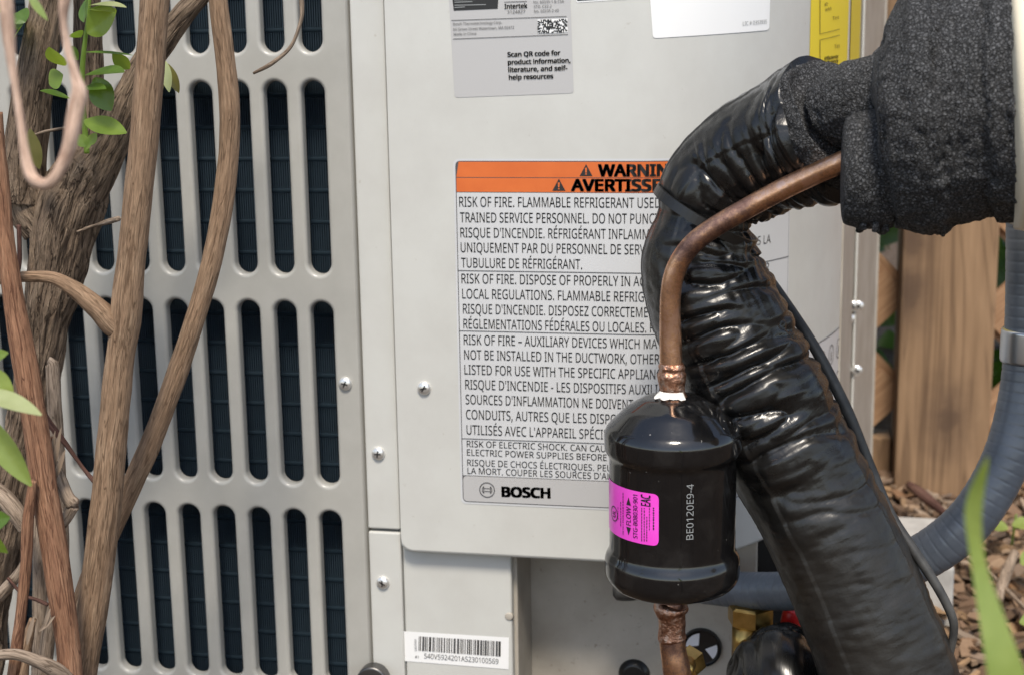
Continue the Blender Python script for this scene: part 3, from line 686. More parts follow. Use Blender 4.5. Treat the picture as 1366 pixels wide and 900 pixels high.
# barcode sticker on the lower plate
YLP = .0032-.0003
def flatp(name, L, Y, mt, parent): return link(name, mesh(name, [PY(x, y, Y) for x, y in L], [tuple(range(len(L)))]), mt, parent)
BC = flatp('barcode_sticker', [(534, 880.5), (678.5, 892), (679, 849.5), (535, 841)], YLP, 'label_white', HP); BC['label'] = 'white barcode sticker on the lower plate'
def bcp(u, v): # u,v 0..1 on the sticker
    a = np.array((534, 880.5))*(1-u)+np.array((678.5, 892))*u; b = np.array((535, 841))*(1-u)+np.array((679, 849.5))*u
    return tuple(a*(1-v)+b*v)
rb = random.Random(3); x = .165
while x < .91:
    w_ = rb.choice((.006, .006, .009, .013, .02)); flatp('bar', [bcp(x, .38), bcp(x+w_, .38), bcp(x+w_, .86), bcp(x, .86)], YLP-.0003, 'ink_grey' if rb.random() < .8 else 'ink_black', BC); x += w_+rb.choice((.006, .006, .009, .012))
a = PY(*bcp(.22, .14), YLP-.0003); b = PY(*bcp(.905, .14), YLP-.0003); d_ = b-a; L_ = np.linalg.norm(d_); d_ /= L_
flat_text('lettering', "540V5924201AS230100569", L_, 7.2*mpp(600, 870, 0), lambda u, v: a+d_*u+np.array((-d_[2], 0, d_[0]))*v, 'ink_grey', BC)
a2 = PY(*bcp(.135, .12), YLP-.0003); flat_text('lettering', "#1", .0022, 4*mpp(600, 870, 0), lambda u, v: a2+d_*u+np.array((-d_[2], 0, d_[0]))*v, 'ink_grey', BC)
a3 = PY(*bcp(.15, .36), YLP-.0003); flat_text('lettering', "540V5924", 17*mpp(600, 870, 0), 3*mpp(600, 870, 0), lambda u, v: a3+np.array((0, 0, 1))*u+np.array((-1, 0, 0))*v, 'ink_grey', BC)

# ------------------------------------------------------------------ filter drier
YD = -.125
pt = PY(897, 540, YD); q = mpp(897, 670, YD)
ax0 = PY(897, 668, YD); DX = ax0[0]
RD = 90.5*q; RB = 84*q
zpx = lambda y: PY(897, y, YD if 540 < y < 799 else YD-.010)[2]
FD = thing('filter_drier', 'black cylindrical filter drier with magenta sticker between two copper stubs', 'filter drier')
FD.location = (DX, YD, zpx(800))
zt, z1_, z2_, z3_, z4_, z5_, z6_, z7_ = [zpx(y) for y in (533, 570, 601, 610, 730, 741, 774, 801)]
pr = bevelprof([(.0002, zt), (24*q, zt-.0005), (38*q, zt-.0012), (62*q, zt-.40*(zt-z1_)), (80*q, zt-.80*(zt-z1_)), (86*q, z1_+.0012), (RD, z1_-.002), (RD, z2_+.001), (RB, z3_+.001), (RB, z4_), (RD, z5_), (RD, z6_+.004), (83*q, z6_-.0005), (44*q, z7_), (.0002, z7_)], .0024, 5)
pr = [(r_, h-zpx(800)) for r_, h in pr]
body = lathe('body', pr[::-1], 'drier_paint', FD, (0, 0, 0), n=128)
def dcyl(theta, z, off=0.0): # theta 0 faces -Y, positive to the right
    return (math.sin(theta)*(RB+off), -math.cos(theta)*(RB+off), z-zpx(800))
# angle on the cylinder for a pixel column
camang = math.atan2(CAM[0]-DX, -(CAM[1]-YD))
def dth(px): return math.asin(max(-1, min(1, (px-897)/89.0)))*.985+math.atan2(-DX+CAM[0], YD-CAM[1])
def wrap_patch(name, th0, th1, z0, z1v, off, mt, parent, r=0.0):
    pts = rounded([(th0*RB, z0), (th1*RB, z0), (th1*RB, z1v), (th0*RB, z1v)], r) if r else [(th0*RB, z0), (th1*RB, z0), (th1*RB, z1v), (th0*RB, z1v)]
    xs = sorted(set([round(p[0], 7) for p in pts]+[round(x, 7) for x in np.linspace(th0*RB, th1*RB, max(2, int(abs(th1-th0)/.05)))]))
    V, Fc = [], []
    for x in xs:
        x_ = min(max(x, xs[0]+1e-7), xs[-1]-1e-7); zs = [a[1]+(x_-a[0])/(b[0]-a[0])*(b[1]-a[1]) for a, b in zip(pts, pts[1:]+pts[:1]) if (a[0]-x_)*(b[0]-x_) <= 0 and abs(a[0]-b[0]) > 1e-9]
        V += [dcyl(x/RB, min(zs), off), dcyl(x/RB, max(zs), off)]
    for i in range(len(xs)-1): Fc.append((2*i, 2*i+2, 2*i+3, 2*i+1))
    return link(name, mesh(name, V, Fc, True), mt, parent)
tR = dth(878.5); tL = tR-2.1
# sticker top / bottom as seen at its right end
zS1, zS0 = PY(878, 658, YD-RB*.97)[2], PY(878, 727, YD-RB*.97)[2]
ST = wrap_patch('sticker', tL, tR, zS0, zS1, .0002, 'label_magenta', FD, .0030); ST['label'] = 'magenta sticker with flow arrows'
def vtext(body, px, y0, y1, cap_px, mt, parent, bold=0.0, off=.0004):
    """text that reads upwards on the cylinder, baseline at pixel column px, from y0 (bottom) to y1"""
    th = dth(px); za, zb_ = PY(px, y0, YD-RB*math.cos(th))[2], PY(px, y1, YD-RB*math.cos(th))[2]; cap = cap_px*q/max(.35, math.cos(th-camang))
    return flat_text('lettering', body, zb_-za, cap, lambda u, v: dcyl(th-v/RB, za+u, off), mt, parent, None, bold)
vtext("STG-B08030-901", 849.5, 717.5, 659.5, 5.6, 'ink_black', ST, .012)
vtext("FLOW", 840.3, 700.5, 676.3, 6.2, 'ink_black', ST, .012)
vtext("EAC", 867, 674.8, 660, 12, 'ink_black', ST, .04)
def vtri(px0, px1, yb, yt):
    a, b = dth(px0), dth(px1); zz = lambda y: PY((px0+px1)/2, y, YD-RB*math.cos(a))[2]
    link('arrow', mesh('arrow', [dcyl(a, zz(yb), .0004), dcyl(b, zz(yb), .0004), dcyl((a+b)/2, zz(yt), .0004)], [(0, 1, 2)]), 'ink_black', ST)
vtri(834, 840.5, 672, 661.5); vtri(840.5, 834, 703, 713.5)
def small_print(px, y0, y1, h):
    """rows of tiny dashes where the print is too fine to read"""
    y = y0; rr_ = random.Random(int(px*10))
    V, Fc = [], []
    th = dth(px); zf_ = lambda yy: PY(px, yy, YD-RB*math.cos(th))[2]
    while y > y1:
        l_ = rr_.uniform(1.4, 3.6); b = len(V); dt = h*q/RB
        V += [dcyl(th-dt, zf_(y), .0004), dcyl(th, zf_(y), .0004), dcyl(th, zf_(y-l_), .0004), dcyl(th-dt, zf_(y-l_), .0004)]; Fc.append((b, b+1, b+2, b+3)); y -= l_+rr_.uniform(.7, 1.6)
    link('small_print', mesh('small_print', V, Fc), 'ink_black', ST, kind='stuff')
for a_ in ((826.5, 701, 669, 1.3), (830, 712, 658, 1.5), (856, 721, 677, 1.2), (859.5, 721, 678, 1.2), (863, 721, 690, 1.2), (866.5, 706, 678, 1.1), (872.5, 706, 677, 1.8), (822.5, 692, 678, 1.0)): small_print(*a_)
# round listing mark
thc = dth(816.5); zc_ = PY(816, 684, YD-RB*math.cos(thc))[2]
def ring_on(thc, zc_, r0, r1, mt, name='listing_mark'):
    V, Fc = [], []
    for k in range(29):
        a = 2*PI*k/28
        for r_ in (r0, r1): V.append(dcyl(thc+r_*math.cos(a)/RB, zc_+r_*math.sin(a), .0004))
    for k in range(28): Fc.append((2*k, 2*k+1, 2*k+3, 2*k+2))
    link(name, mesh(name, V, Fc), mt, ST)
ring_on(thc, zc_, 9.0*q, 10.4*q, 'ink_black')
flat_text('lettering', "UL", 9*q, 8*q, lambda u, v: dcyl(thc+4*q/RB-v/RB, zc_-4.5*q+u, .0004), 'ink_black', ST, None, .05)
vtext("BE0120E9-4", 925.5, 718.5, 644.5, 8.6, 'ink_pale', body, -.01)
for k, (a_, h_) in enumerate(((-.8, .0042), (-.35, .0055), (.1, .0035), (.5, .0045))):       # flux residue at the neck
    nb = 9; V = []; Fc = []
    for j in range(nb):
        an = a_+(j/(nb-1)-.5)*.62; wv_ = math.sin(PI*j/(nb-1))*h_*random.uniform(.6, 1.1)
        r0_ = 19*q; 
        V += [(math.sin(an)*r0_, -math.cos(an)*r0_, zt-zpx(800)+.0026), (math.sin(an)*(r0_+.0016+wv_*.8), -math.cos(an)*(r0_+.0016+wv_*.8), zt-zpx(800)+.0005-wv_*.15)]
    for j in range(nb-1): Fc.append((2*j, 2*j+2, 2*j+3, 2*j+1))
    link('flux_residue', mesh('flux_residue', V, Fc, True), 'flux_white', FD)

# ------------------------------------------------------------------ copper pipes
def lump(amp, f1=60, seed=0.0):
    def d(s, th, rad):
        o = np.zeros((len(s), len(th)))
        for i, a in enumerate(s):
            for j, t in enumerate(th): o[i, j] = amp*noise.noise((math.cos(t)*rad[i]*f1*3+seed, math.sin(t)*rad[i]*f1*3, a*f1*2+seed))
        return o
    return d
CP = thing('copper_pipe', 'bare bent copper pipe from the drier top into black foam', 'copper pipe')
pat = lambda t: .05+.10*math.sin(t*9)**2+(.62*math.exp(-((t-.62)/.16)**2))+.25*math.exp(-((t-.32)/.05)**2)+.5*math.exp(-((t-.02)/.05)**2)+.35*math.exp(-((t-.45)/.06)**2)+.55*max(0, t-.93)*14*.6
up_path = [(897, 540, 28.2, YD), (895.5, 500, 30, YD), (894.5, 450, 29.5, YD), (894, 405, 27.7, YD-.001), (898, 372, 27.7, YD-.002), (909, 345, 27.7, YD-.003), (929, 321, 27.7, YD-.004), (960, 299, 27.7, YD-.005), (1000, 276, 28.2, YD-.006), (1045, 252, 28.7, YD-.008), (1090, 231, 29.1, YD-.012), (1150, 205, 29.1, YD-.02)]
tube('pipe', pxpath(up_path, YD), 'copper', CP, n=32, step=.0015, disp=lump(.00012, 50), patina=pat)
tube('joint', pxpath([(898, 537, 42, YD), (898, 531, 40, YD), (897, 524, 34, YD), (896.5, 512, 34.5, YD), (896.5, 505, 37, YD), (896, 499, 38, YD), (896, 494, 34, YD), (896, 489, 36, YD), (896, 484, 31, YD)], YD), 'braze', CP, n=40, step=.0006, disp=lump(.0006, 110, 4))
CL = thing('copper_pipe', 'short tarnished copper stub below the drier running down beside the brass valve', 'copper pipe')
tube('pipe', pxpath([(896, 800, 31, YD), (896, 835, 33, YD), (898, 865, 35, YD), (903, 895, 37, YD), (912, 940, 37, YD+.004), (925, 1000, 36, YD+.02), (935, 1030, 36, YD+.05), (938, 1040, 36, YD+.10), (938, 1042, 36, YD+.155)], YD), 'copper', CL, n=32, step=.0015, disp=lump(.0003, 80, 2), patina=lambda t: .62+.2*math.sin(t*40))
tube('joint', pxpath([(896, 803, 30, YD), (895, 806, 44, YD), (895, 812, 46, YD), (895, 817, 40, YD), (896, 822, 36, YD), (896.5, 838, 35, YD), (896.5, 850, 37.5, YD), (897, 853, 33, YD)], YD), 'braze', CL, n=40, step=.0006, disp=lump(.0005, 110, 7))

# ------------------------------------------------------------------ insulated suction line
IP = thing('insulated_pipe', 'thick wrinkled black vinyl wrapped refrigerant pipe bending past the unit', 'insulated pipe')
YV = -.088
vp = [(1104, 169, 196, YV-.022), (1080, 179, 188, YV-.016), (1048, 191, 170, YV-.010), (1010, 208, 160, YV-.005), (972, 233, 148, YV), (946, 262, 136, YV), (939, 288, 120, YV), (935, 318, 142, YV), (935, 350, 156, YV), (945, 392, 168, YV), (966, 440, 172, YV), (992, 490, 172, YV), (1020, 545, 170, YV-.001), (1050, 600, 167, YV-.002), (1082, 660, 166, YV-.004), (1118, 730, 168, YV-.006), (1148, 800, 171, YV-.008), (1172, 860, 174, YV-.010), (1192, 920, 176, YV-.010), (1200, 985, 176, YV-.008), (1185, 1050, 172, YV), (1130, 1085, 168, YV+.008)]
NTH = 200
def vinyl(s, th, rad):
    S = len(s); o = np.zeros((S, NTH))
    for i in range(S):
        a = s[i]; r_ = rad[i]
        inner = math.exp(-((a-.085)/.05)**2)               # the bend
        body_ = min(1, max(0, (a-.09)/.04))*max(.13, 1-max(0, a-.20)/.08)
        uppr = max(0, 1-a/.085)
        for j in range(NTH):
            t = th[j]; ct, st = math.cos(t), math.sin(t)
            # irregular puffed folds running part of the way round the pipe, creased between them
            wz = a+.0045*st+.004*noise.noise((ct*1.2, st*1.2, a*30))
            n1 = noise.noise((ct*.55+3, st*.55, wz*72)); n2 = noise.noise((ct*.8+8, st*.8+2, wz*108+5))
            f1 = min(1, abs(n1)*2.8)**.5; f2 = min(1, abs(n2)*2.8)**.5
            keep = min(1, max(0, .55+1.3*noise.noise((ct*1.3+3, st*1.3, a*20+2))))
            v = ((f1-.65)*.0058*keep+(f2-.65)*.0036*(1-.6*keep))*max(body_, inner*.9, min(1, uppr*1.6)*1.15)*(1-.85*min(1, max(0, (st-(.5 if a < .08 else .25))/.4)))
            v += .0008*noise.noise((ct*2, st*2, a*45))+.0003*noise.noise((ct*6, st*6, a*160))
            ph3 = a*620+3.0*noise.noise((ct*1.4+2, st*1.4, a*30))+st*2; v += (abs(math.sin(ph3))**.5-.6)*.00045*max(0, .2+1.4*noise.noise((ct*2.4, st*2.4+7, a*36)))
            # taut long pleats along the outer side of the bend
            v += (.0006*math.sin(t*26+4*noise.noise((a*20, t, 1))))*inner*max(0, -st)
            o[i, j] = v
    # overlapped seam lines along the pipe
    for t0, k0 in ((.35, 1), (-1.25, 1), (1.35, .7)):
        sh = np.array([t0+.12*noise.noise((a*14, t0, 2)) for a in s])
        dlt = (th[None, :]-sh[:, None]+PI) % (2*PI)-PI
        o += k0*.0008*np.where((dlt > 0) & (dlt < .5), (1-dlt/.5), 0)
    return o
tube('vinyl_wrap', pxpath(vp, YV), 'vinyl_wrap', IP, n=NTH, step=.0011, disp=vinyl)
# cable tie in the crook of the bend
tp = pxpath([(937, 290, 136, YV)], YV)[0]
P0, P1 = PY(946, 262, YV), PY(934, 318, YV); axd = Vector(P1-P0).normalized()
nrm = (Vector((-.45, 0, 1.0))).normalized()
e1 = (PY(1000, 322, YV)-PY(883, 254, YV)); e1 = Vector(e1/np.linalg.norm(e1)); e2 = Vector((0, -1, 0)); e2 = (e2-e1*e2.dot(e1)).normalized(); nn_ = e1.cross(e2)
cen = Vector((PY(883, 254, YV)+PY(1000, 322, YV))/2); Rt = np.linalg.norm(PY(1000, 322, YV)-PY(883, 254, YV))/2+.0022
V, Fc = [], []
for k in range(64):
    a = 2*PI*k/64; d_ = e1*math.cos(a)+e2*math.sin(a)
    for (ro, ho) in ((0, -.0026), (.0013, -.0024), (.0013, .0024), (0, .0026)): V.append(cen+d_*(Rt+ro)+nn_*ho)
for k in range(64):
    for j in range(3): Fc.append((4*k+j, 4*((k+1) % 64)+j, 4*((k+1) % 64)+j+1, 4*k+j+1))
link('cable_tie', mesh('cable_tie', V, Fc), 'black_plastic', IP)
# bare foam showing at the cut end of the vinyl
def ragged(s, th, rad):
    o = np.zeros((len(s), len(th)))
    for i, a in enumerate(s):
        for j, t in enumerate(th):
            p = (math.cos(t)*rad[i]*55, math.sin(t)*rad[i]*55, a*55); o[i, j] = .0030*noise.noise(p)+.0016*noise.noise((p[0]*3, p[1]*3, p[2]*3))+.0008*noise.noise((p[0]*9, p[1]*9, p[2]*9))
    return o
tube('foam_end', pxpath([(1085, 176, 176, YV-.018), (1108, 164, 188, YV-.022), (1119, 157, 172, YV-.024), (1124, 153, 120, YV-.026)], YV), 'foam_rubber', IP, n=120, step=.001, disp=ragged)
# return bend below, coming back up to the valve
tube('lower_bend', pxpath([(1130, 1085, 168, YV+.008), (1078, 1050, 160, YV+.012), (1048, 985, 150, YV+.012), (1040, 920, 140, YV+.014), (1042, 912, 134, YV+.026), (1044, 900, 126, YV+.05), (1046, 892, 116, YV+.08)], YV), 'vinyl_wrap', IP, n=120, step=.0014, disp=lambda s, th, rad: np.array([[.0050*(min(1, abs(noise.noise((math.cos(t)*.9, math.sin(t)*.9, a*150+math.sin(t))))*3)**.55-.6)+.0012*noise.noise((math.cos(t)*3, math.sin(t)*3, a*90)) for t in th] for a in s]))

# ------------------------------------------------------------------ foam bundle and line cover
FB = thing('foam_wrap', 'big crumbling black rubber foam wrap where both pipes enter the cream cover', 'pipe insulation')
YF = -.145
def foamdisp(amp):
    def d(s, th, rad):
        o = np.zeros((len(s), len(th)))
        for i, a in enumerate(s):
            for j, t in enumerate(th):
                p = (math.cos(t)*rad[i]*22, math.sin(t)*rad[i]*22, a*22)
                low = max(0, -math.sin(t+.0))
                v = amp*noise.noise(p)+amp*.45*noise.noise((p[0]*3.1, p[1]*3.1, p[2]*3.1))+amp*.34*noise.noise((p[0]*9, p[1]*9, p[2]*9))+amp*.24*noise.noise((p[0]*24, p[1]*24, p[2]*24))
                crack = noise.noise((p[0]*1.8+7, p[1]*1.8, p[2]*1.8))
                if abs(crack) < .035: v -= amp*.55*(1-abs(crack)/.035)*max(0, noise.noise((p[0]*.8, p[1]*.8+4, p[2]))+.15)*2
                o[i, j] = v
        return o
    return d
_f0 = foamdisp(.0030)
def maindisp(s_, th, rad):
    o = _f0(s_, th, rad); up_ = np.clip(-np.sin(th), 0, 1)[None, :]
    o -= (np.clip(1-s_/.019, 0, 1)**.8)[:, None]*(up_*.027+.003)          # the top is cut back at the pipe end
    for s0_, w0_, h_, sd_ in ((.0085, .0030, -.0060, 1.0), (.0300, .006, .0034, 5.0), (.0500, .006, -.0030, 9.0)):      # edges of the overlapping tape layers
        e_ = np.array([s0_+w0_*noise.noise((math.cos(t)*2.2+sd_, math.sin(t)*2.2, sd_))+w0_*.35*noise.noise((math.cos(t)*11, math.sin(t)*11, sd_)) for t in th])
        o += h_*(np.clip((e_[None, :]-s_[:, None])/.0012, 0, 1))*(np.clip(1-(e_[None, :]-s_[:, None])/.03, 0, 1))
    return o
tube('main_wrap', pxpath([(1163.5, 138.2, 60, YF), (1164, 138, 240, YF), (1167, 137.8, 310, YF), (1178, 137, 326, YF), (1195, 135.6, 332, YF-.0006), (1255, 130.5, 342, YF-.0026), (1300, 126.5, 348, YF-.0042), (1342, 123, 350, YF-.0056), (1353, 122, 346, YF-.006), (1356, 121.8, 250, YF-.006)], YF), 'foam_rubber', FB, n=240, step=.0011, disp=maindisp, ref=(0, -1, 0))
tube('liquid_line_wrap', pxpath([(1121.5, 226, 30, YF-.006), (1122.5, 226, 100, YF-.006), (1126, 226, 134, YF-.006), (1136, 226, 150, YF-.006), (1155, 225, 160, YF-.006), (1185, 222, 164, YF-.006)], YF), 'foam_rubber', FB, n=160, step=.001, disp=foamdisp(.0024))
tube('suction_line_wrap', pxpath([(1108, 152, 96, YV-.030), (1125, 142, 108, YV-.034), (1148, 132, 112, YV-.040), (1185, 128, 118, YV-.045)], YF), 'foam_rubber', FB, n=140, step=.001, disp=foamdisp(.0022))
# crumbs of torn foam hanging at the lower edge
for k in range(9):
    px_ = 1146+k*5.2+random.uniform(-2, 2); py_ = 296+random.uniform(-6, 5)+(3 if 2 < k < 6 else 0); rr_ = random.uniform(8, 13)
    Yk = YF-.012+random.uniform(-.02, .02); tube('torn_edge', pxpath([(px_-rr_*.5, py_, 2, Yk), (px_-rr_*.4, py_, rr_*1.2, Yk), (px_, py_+1, rr_*1.7, Yk), (px_+rr_*.4, py_, rr_*1.3, Yk), (px_+rr_*.5, py_, 2, Yk)], Yk), 'foam_rubber', FB, n=28, step=.0005, disp=foamdisp(.0022))
LC = thing('line_cover', 'cream plastic line cover tube holding the black foam wrap', 'pipe cover')
c_ = [(1349, 122.4, 350, YF-.006), (1353, 122, 354, YF-.006), (1385, 119.4, 356, YF-.007), (1480, 111, 360, YF-.0105), (1640, 97, 368, YF-.016), (2600, 20, 380, YF-.045), (4200, -100, 400, YF-.09)]
o = tube('cover_tube', pxpath(c_, YF), 'cream_plastic', LC, n=96, step=.004, cap=False)
sm_ = o.modifiers.new('thickness', 'SOLIDIFY'); sm_.thickness = .003; sm_.offset = 1

# ------------------------------------------------------------------ thin control cable
o = tube('control_cable', pxpath([(985, 300, 13, -.056), (1006, 345, 14, -.052), (1040, 392, 14, -.056), (1080, 452, 15, -.070), (1105, 497, 16, -.074), (1132, 552, 16, -.078), (1160, 622, 16, -.080), (1188, 686, 15, -.086), (1222, 738, 14, -.092), (1252, 785, 13, -.096), (1270, 822, 12, -.098), (1272, 845, 11, -.098), (1265, 885, 11, -.098), (1268, 930, 11, -.098), (1275, 1000, 11, -.098)], -.07), 'cable_rubber', None, n=16, step=.002)
o['label'] = 'thin dark control cable hanging along the wrapped pipe'; o['category'] = 'cable'

# ------------------------------------------------------------------ grey conduit with strap
CD = thing('conduit', 'grey ribbed flexible conduit curving behind the wrapped pipe into the unit', 'conduit')
cpts = [(1378, -80, 62, -.03), (1376, 120, 62, -.03), (1375, 300, 61, -.03), (1373, 430, 61, -.032), (1366, 520, 61, -.036), (1345, 605, 61, -.044), (1308, 675, 61, -.050), (1262, 722, 60, -.050), (1200, 757, 56, -.046), (1130, 778, 52, -.035), (1060, 787, 48, -.012), (1000, 787, 45, .006), (955, 783, 44, .018), (925, 780, 44, .024)]
cp3 = [(p[0], p[1], p[2], .0123-.0022*max(0, i-7)/6) for i, p in enumerate(pxpath(cpts, 0))]
tube('flexible_tube', cp3, 'conduit_grey', CD, n=32, step=.0006, disp=lambda s, th, rad: -np.repeat((.00025*np.clip(1-np.abs(((s % .0058)/.0058)-.5)/.14, 0, 1))[:, None], len(th), 1))
p = np.array(cp3[3][:3]); pz = PY(1374, 460, -.033)
STR = tube('strap', [(pz[0], pz[1], pz[2]-.0078, .0138), (pz[0], pz[1], pz[2]-.0076, .0148), (pz[0]+.0002, pz[1], pz[2]+.0076, .0148), (pz[0]+.0002, pz[1], pz[2]+.0078, .0138)], 'galvanised', CD, n=40, step=.001)
box('strap_foot', pz[0]+.012, pz[0]+.045, pz[1]-.001, pz[1]+.001, pz[2]-.0075, pz[2]+.0075, 'galvanised', CD, .0004)
p = cp3[-1]; lathe('end_fitting', bevelprof([(.0002, -.004), (.019, -.004), (.019, .010), (.015, .013), (.0002, .013)], .001), 'conduit_grey', CD, (p[0], YB-.002, p[2]), (0, -1, 0), 6, True)

# ------------------------------------------------------------------ valves and fittings under the panel
BV = thing('brass_valve', 'brass service valve with a hex nut under the grey conduit', 'valve')
Yv = .004; p = PY(1001, 812, Yv); qv = mpp(1001, 820, Yv)
lathe('hex_nut', [(26*qv, 0), (31*qv, -.0012), (31*qv, -.0105), (27*qv, -.0118)][::-1], 'brass', BV, (p[0], Yv, p[2]+.003), (0, 0, 1), 6, True)
lathe('valve_body', bevelprof([(24*qv, -.034), (24*qv, -.0119)], .001), 'brass', BV, (p[0], Yv, p[2]+.003), (0, 0, 1), 32)
lathe('valve_stem', bevelprof([(14*qv, -.03), (14*qv, 0), (14*qv, .024)], .001), 'brass', BV, (p[0], Yv+.004, p[2]-.02), (0, 1, 0), 24)
BN = thing('brass_valve', 'small brass hex fitting touching the tarnished copper stub', 'valve')
p = PY(918, 884, -.085); 
lathe('hex_nut', [(.0068, -.006), (.0082, -.005), (.0082, .005), (.0068, .006)], 'brass', BN, (p[0], -.085, p[2]), (0.5, 1, .15), 6, True)
pc_ = PY(904, 896, YD); tube('stem', [(p[0], -.085, p[2], .0045), (pc_[0]+.003, YD+.004, pc_[2], .0045)], 'brass', BN, n=20, step=.005)
VC = thing('valve_port', 'round black valve port with white wedges set in the recessed bracket', 'valve port')
p = PY(936, 862, YB); qv = mpp(936, 862, YB)
lathe('port_ring', bevelprof([(.0002, .0005), (24*qv, .0005), (26*qv, .003), (27*qv, .0005), (27*qv, -.001)], .0005), 'black_plastic', VC, (p[0], YB-.0005, p[2]), (0, -1, 0), 48)
for a0, a1 in ((1.7, 3.1), (-.75, .3)):
    V = [(p[0], YB-.0022, p[2])]+[(p[0]+math.cos(a)*21*qv, YB-.0022, p[2]+math.sin(a)*21*qv) for a in np.linspace(a0, a1, 9)]
    V[0] = (p[0]+math.cos((a0+a1)/2)*5*qv, YB-.0022, p[2]+math.sin((a0+a1)/2)*5*qv)
    link('white_wedge', mesh('white_wedge', V, [tuple(range(len(V)))]), 'white_plastic', VC)
RC = thing('red_plug', 'small red plastic valve cap tucked behind the wrapped pipe', 'cap')
p = PY(1056, 826, .01); lathe('cap', bevelprof([(.0002, -.012), (.0062, -.012), (.0062, .004), (.0045, .008), (.0002, .0085)], .0015), 'red_plastic', RC, (p[0], .01, p[2]), (.15, -.3, 1), 24)
lathe('stem', [(.004, -.04), (.004, -.0121)], 'brass', RC, (p[0]-.0018, .0136, p[2]), (.15, -.3, 1), 16)
p = PY(838, 783, .02); o = tube('hose_stub', [(p[0]-.007, .012, p[2]+.001, .0002), (p[0]-.0065, .012, p[2]+.001, .006), (p[0]+.012, .018, p[2]+.002, .0062), (p[0]+.03, YB+.001, p[2]+.004, .0062)], 'cable_rubber', None, n=20, step=.003); o['label'] = 'dark rubber hose stub poking out behind the drier base'; o['category'] = 'hose'
p = PY(846, 898, YB); lathe('black_grommet', bevelprof([(.0002, .004), (.007, .004), (.010, .001), (.010, -.001)], .001), 'black_plastic', HP, (p[0], YB, p[2]), (0, -1, 0), 28)

# ------------------------------------------------------------------ fence
FE = thing('fence', 'brown wooden fence with lattice and a broad knotty post', 'fence')
YPst = .69
xa, xb2 = PY(1199, 480, YPst)[0], PY(1325, 480, YPst)[0]
box('post', xa, xb2, YPst, YPst+.09, -.02, 1.5, 'fence_wood', FE, .002)
zr0, zr1 = 0.0, PY(1185, 582, YPst+.05)[2]
box('bottom_rail', xa-1.1, xa-.002, YPst+.045, YPst+.085, .01, zr1, 'fence_wood', FE, .002)
box('bottom_rail', xb2+.002, xb2+1.0, YPst+.045, YPst+.085, .01, zr1-.08, 'fence_wood', FE, .002)
zt_ = PY(1190, 28, YPst+.03)[2]
box('top_rail', xa-1.1, xa-.002, YPst+.02, YPst+.06, zt_, zt_+.09, 'fence_wood', FE, .002)
# diagonal slats, two layers
def slat(cx_, cz_, ang, L, W, Y, x_lo, x_hi, z_lo, z_hi):
    # clip the centre line to the panel rectangle
    d = (math.cos(ang), math.sin(ang)); t0, t1 = -L, L
    for c0_, dc, lo, hi in ((cx_, d[0], x_lo, x_hi), (cz_, d[1], z_lo, z_hi)):
        ta, tb = sorted(((lo-c0_)/dc, (hi-c0_)/dc)); t0, t1 = max(t0, ta), min(t1, tb)
    if t1-t0 < .02: return
    n_ = (-d[1], d[0]); V = []
    for y in (Y, Y+.008):
        for t, w_ in ((t0, -W/2), (t1, -W/2), (t1, W/2), (t0, W/2)): V.append((cx_+d[0]*t+n_[0]*w_, y, cz_+d[1]*t+n_[1]*w_))
    Fc = [(0, 1, 2, 3), (7, 6, 5, 4), (0, 4, 5, 1), (1, 5, 6, 2), (2, 6, 7, 3), (3, 7, 4, 0)]
    me = mesh('slat', V, Fc); at = me.attributes.new('slat', 'FLOAT_VECTOR', 'POINT')
    co = []
    for _ in range(2):
        for t, w_ in ((t0, -W/2), (t1, -W/2), (t1, W/2), (t0, W/2)): co += [t+cx_*7, w_+cz_*3, 0]
    at.data.foreach_set('vector', co); link('slat', me, 'lattice_wood', FE)
pitch_ = .105
ref_l = PY(1183, 455, YPst+.05)                 # centre of an opening left of the post
ref_r = PY(1337, 352, YPst+.05)
for (xl, xh, zl, zh, rf) in ((xa-.45, xa-.001, zr1, zt_, ref_l), (xb2+.001, xb2+1.0, zr1-.08, 1.1, ref_r)):
    for k in range(-14, 17):
        off_ = (k+.5)*pitch_
        slat(rf[0]+off_, rf[2], PI/4, 2, .040, YPst+.050, xl, xh, zl, zh)
        slat(rf[0]+off_, rf[2], -PI/4, 2, .040, YPst+.0585, xl, xh, zl, zh)

# ------------------------------------------------------------------ leaves
def leaf_mesh(L, W, curl=.15, fold=.25, nu=9, nv=4, tipw=.0, shape=1.0):
    V, Fc = [], []
    for i in range(nu+1):
        t = i/nu; w_ = W/2*(math.sin(PI*min(1, t**shape*.97+.015))**.8); 
        for j in range(-nv, nv+1):
            k = j/nv; V.append((L*t, w_*k, -curl*L*t*t*1.0+fold*abs(k)*w_*.9-.0*k))
    m_ = 2*nv+1
    for i in range(nu):
        for j in range(m_-1): Fc.append((i*m_+j, (i+1)*m_+j, (i+1)*m_+j+1, i*m_+j+1))
    return V, Fc
def leaf(base, tip, W, mt, parent, up_hint=(0, -1, .3), curl=.12, fold=.2, shape=1.0, name='leaf'):
    b, t = Vector(base), Vector(tip); x = (t-b); L = x.length; x.normalize(); h = Vector(up_hint); zz = (h-x*h.dot(x)).normalized(); yy = zz.cross(x)
    V, Fc = leaf_mesh(L, W, curl, fold, shape=shape); 
    P = [b+x*(v[0])+yy*v[1]+zz*v[2] for v in V]
    return link(name, mesh(name, P, Fc, True), mt, parent)
def pxleaf(b, t, wpx, Y, mt, parent, dY=0.0, hint=(0, -1, .3), curl=.12, fold=.2, shape=1.0):
    return leaf(PY(b[0], b[1], Y), PY(t[0], t[1], Y+dY), wpx*mpp(b[0], b[1], Y), mt, parent, hint, curl, fold, shape)

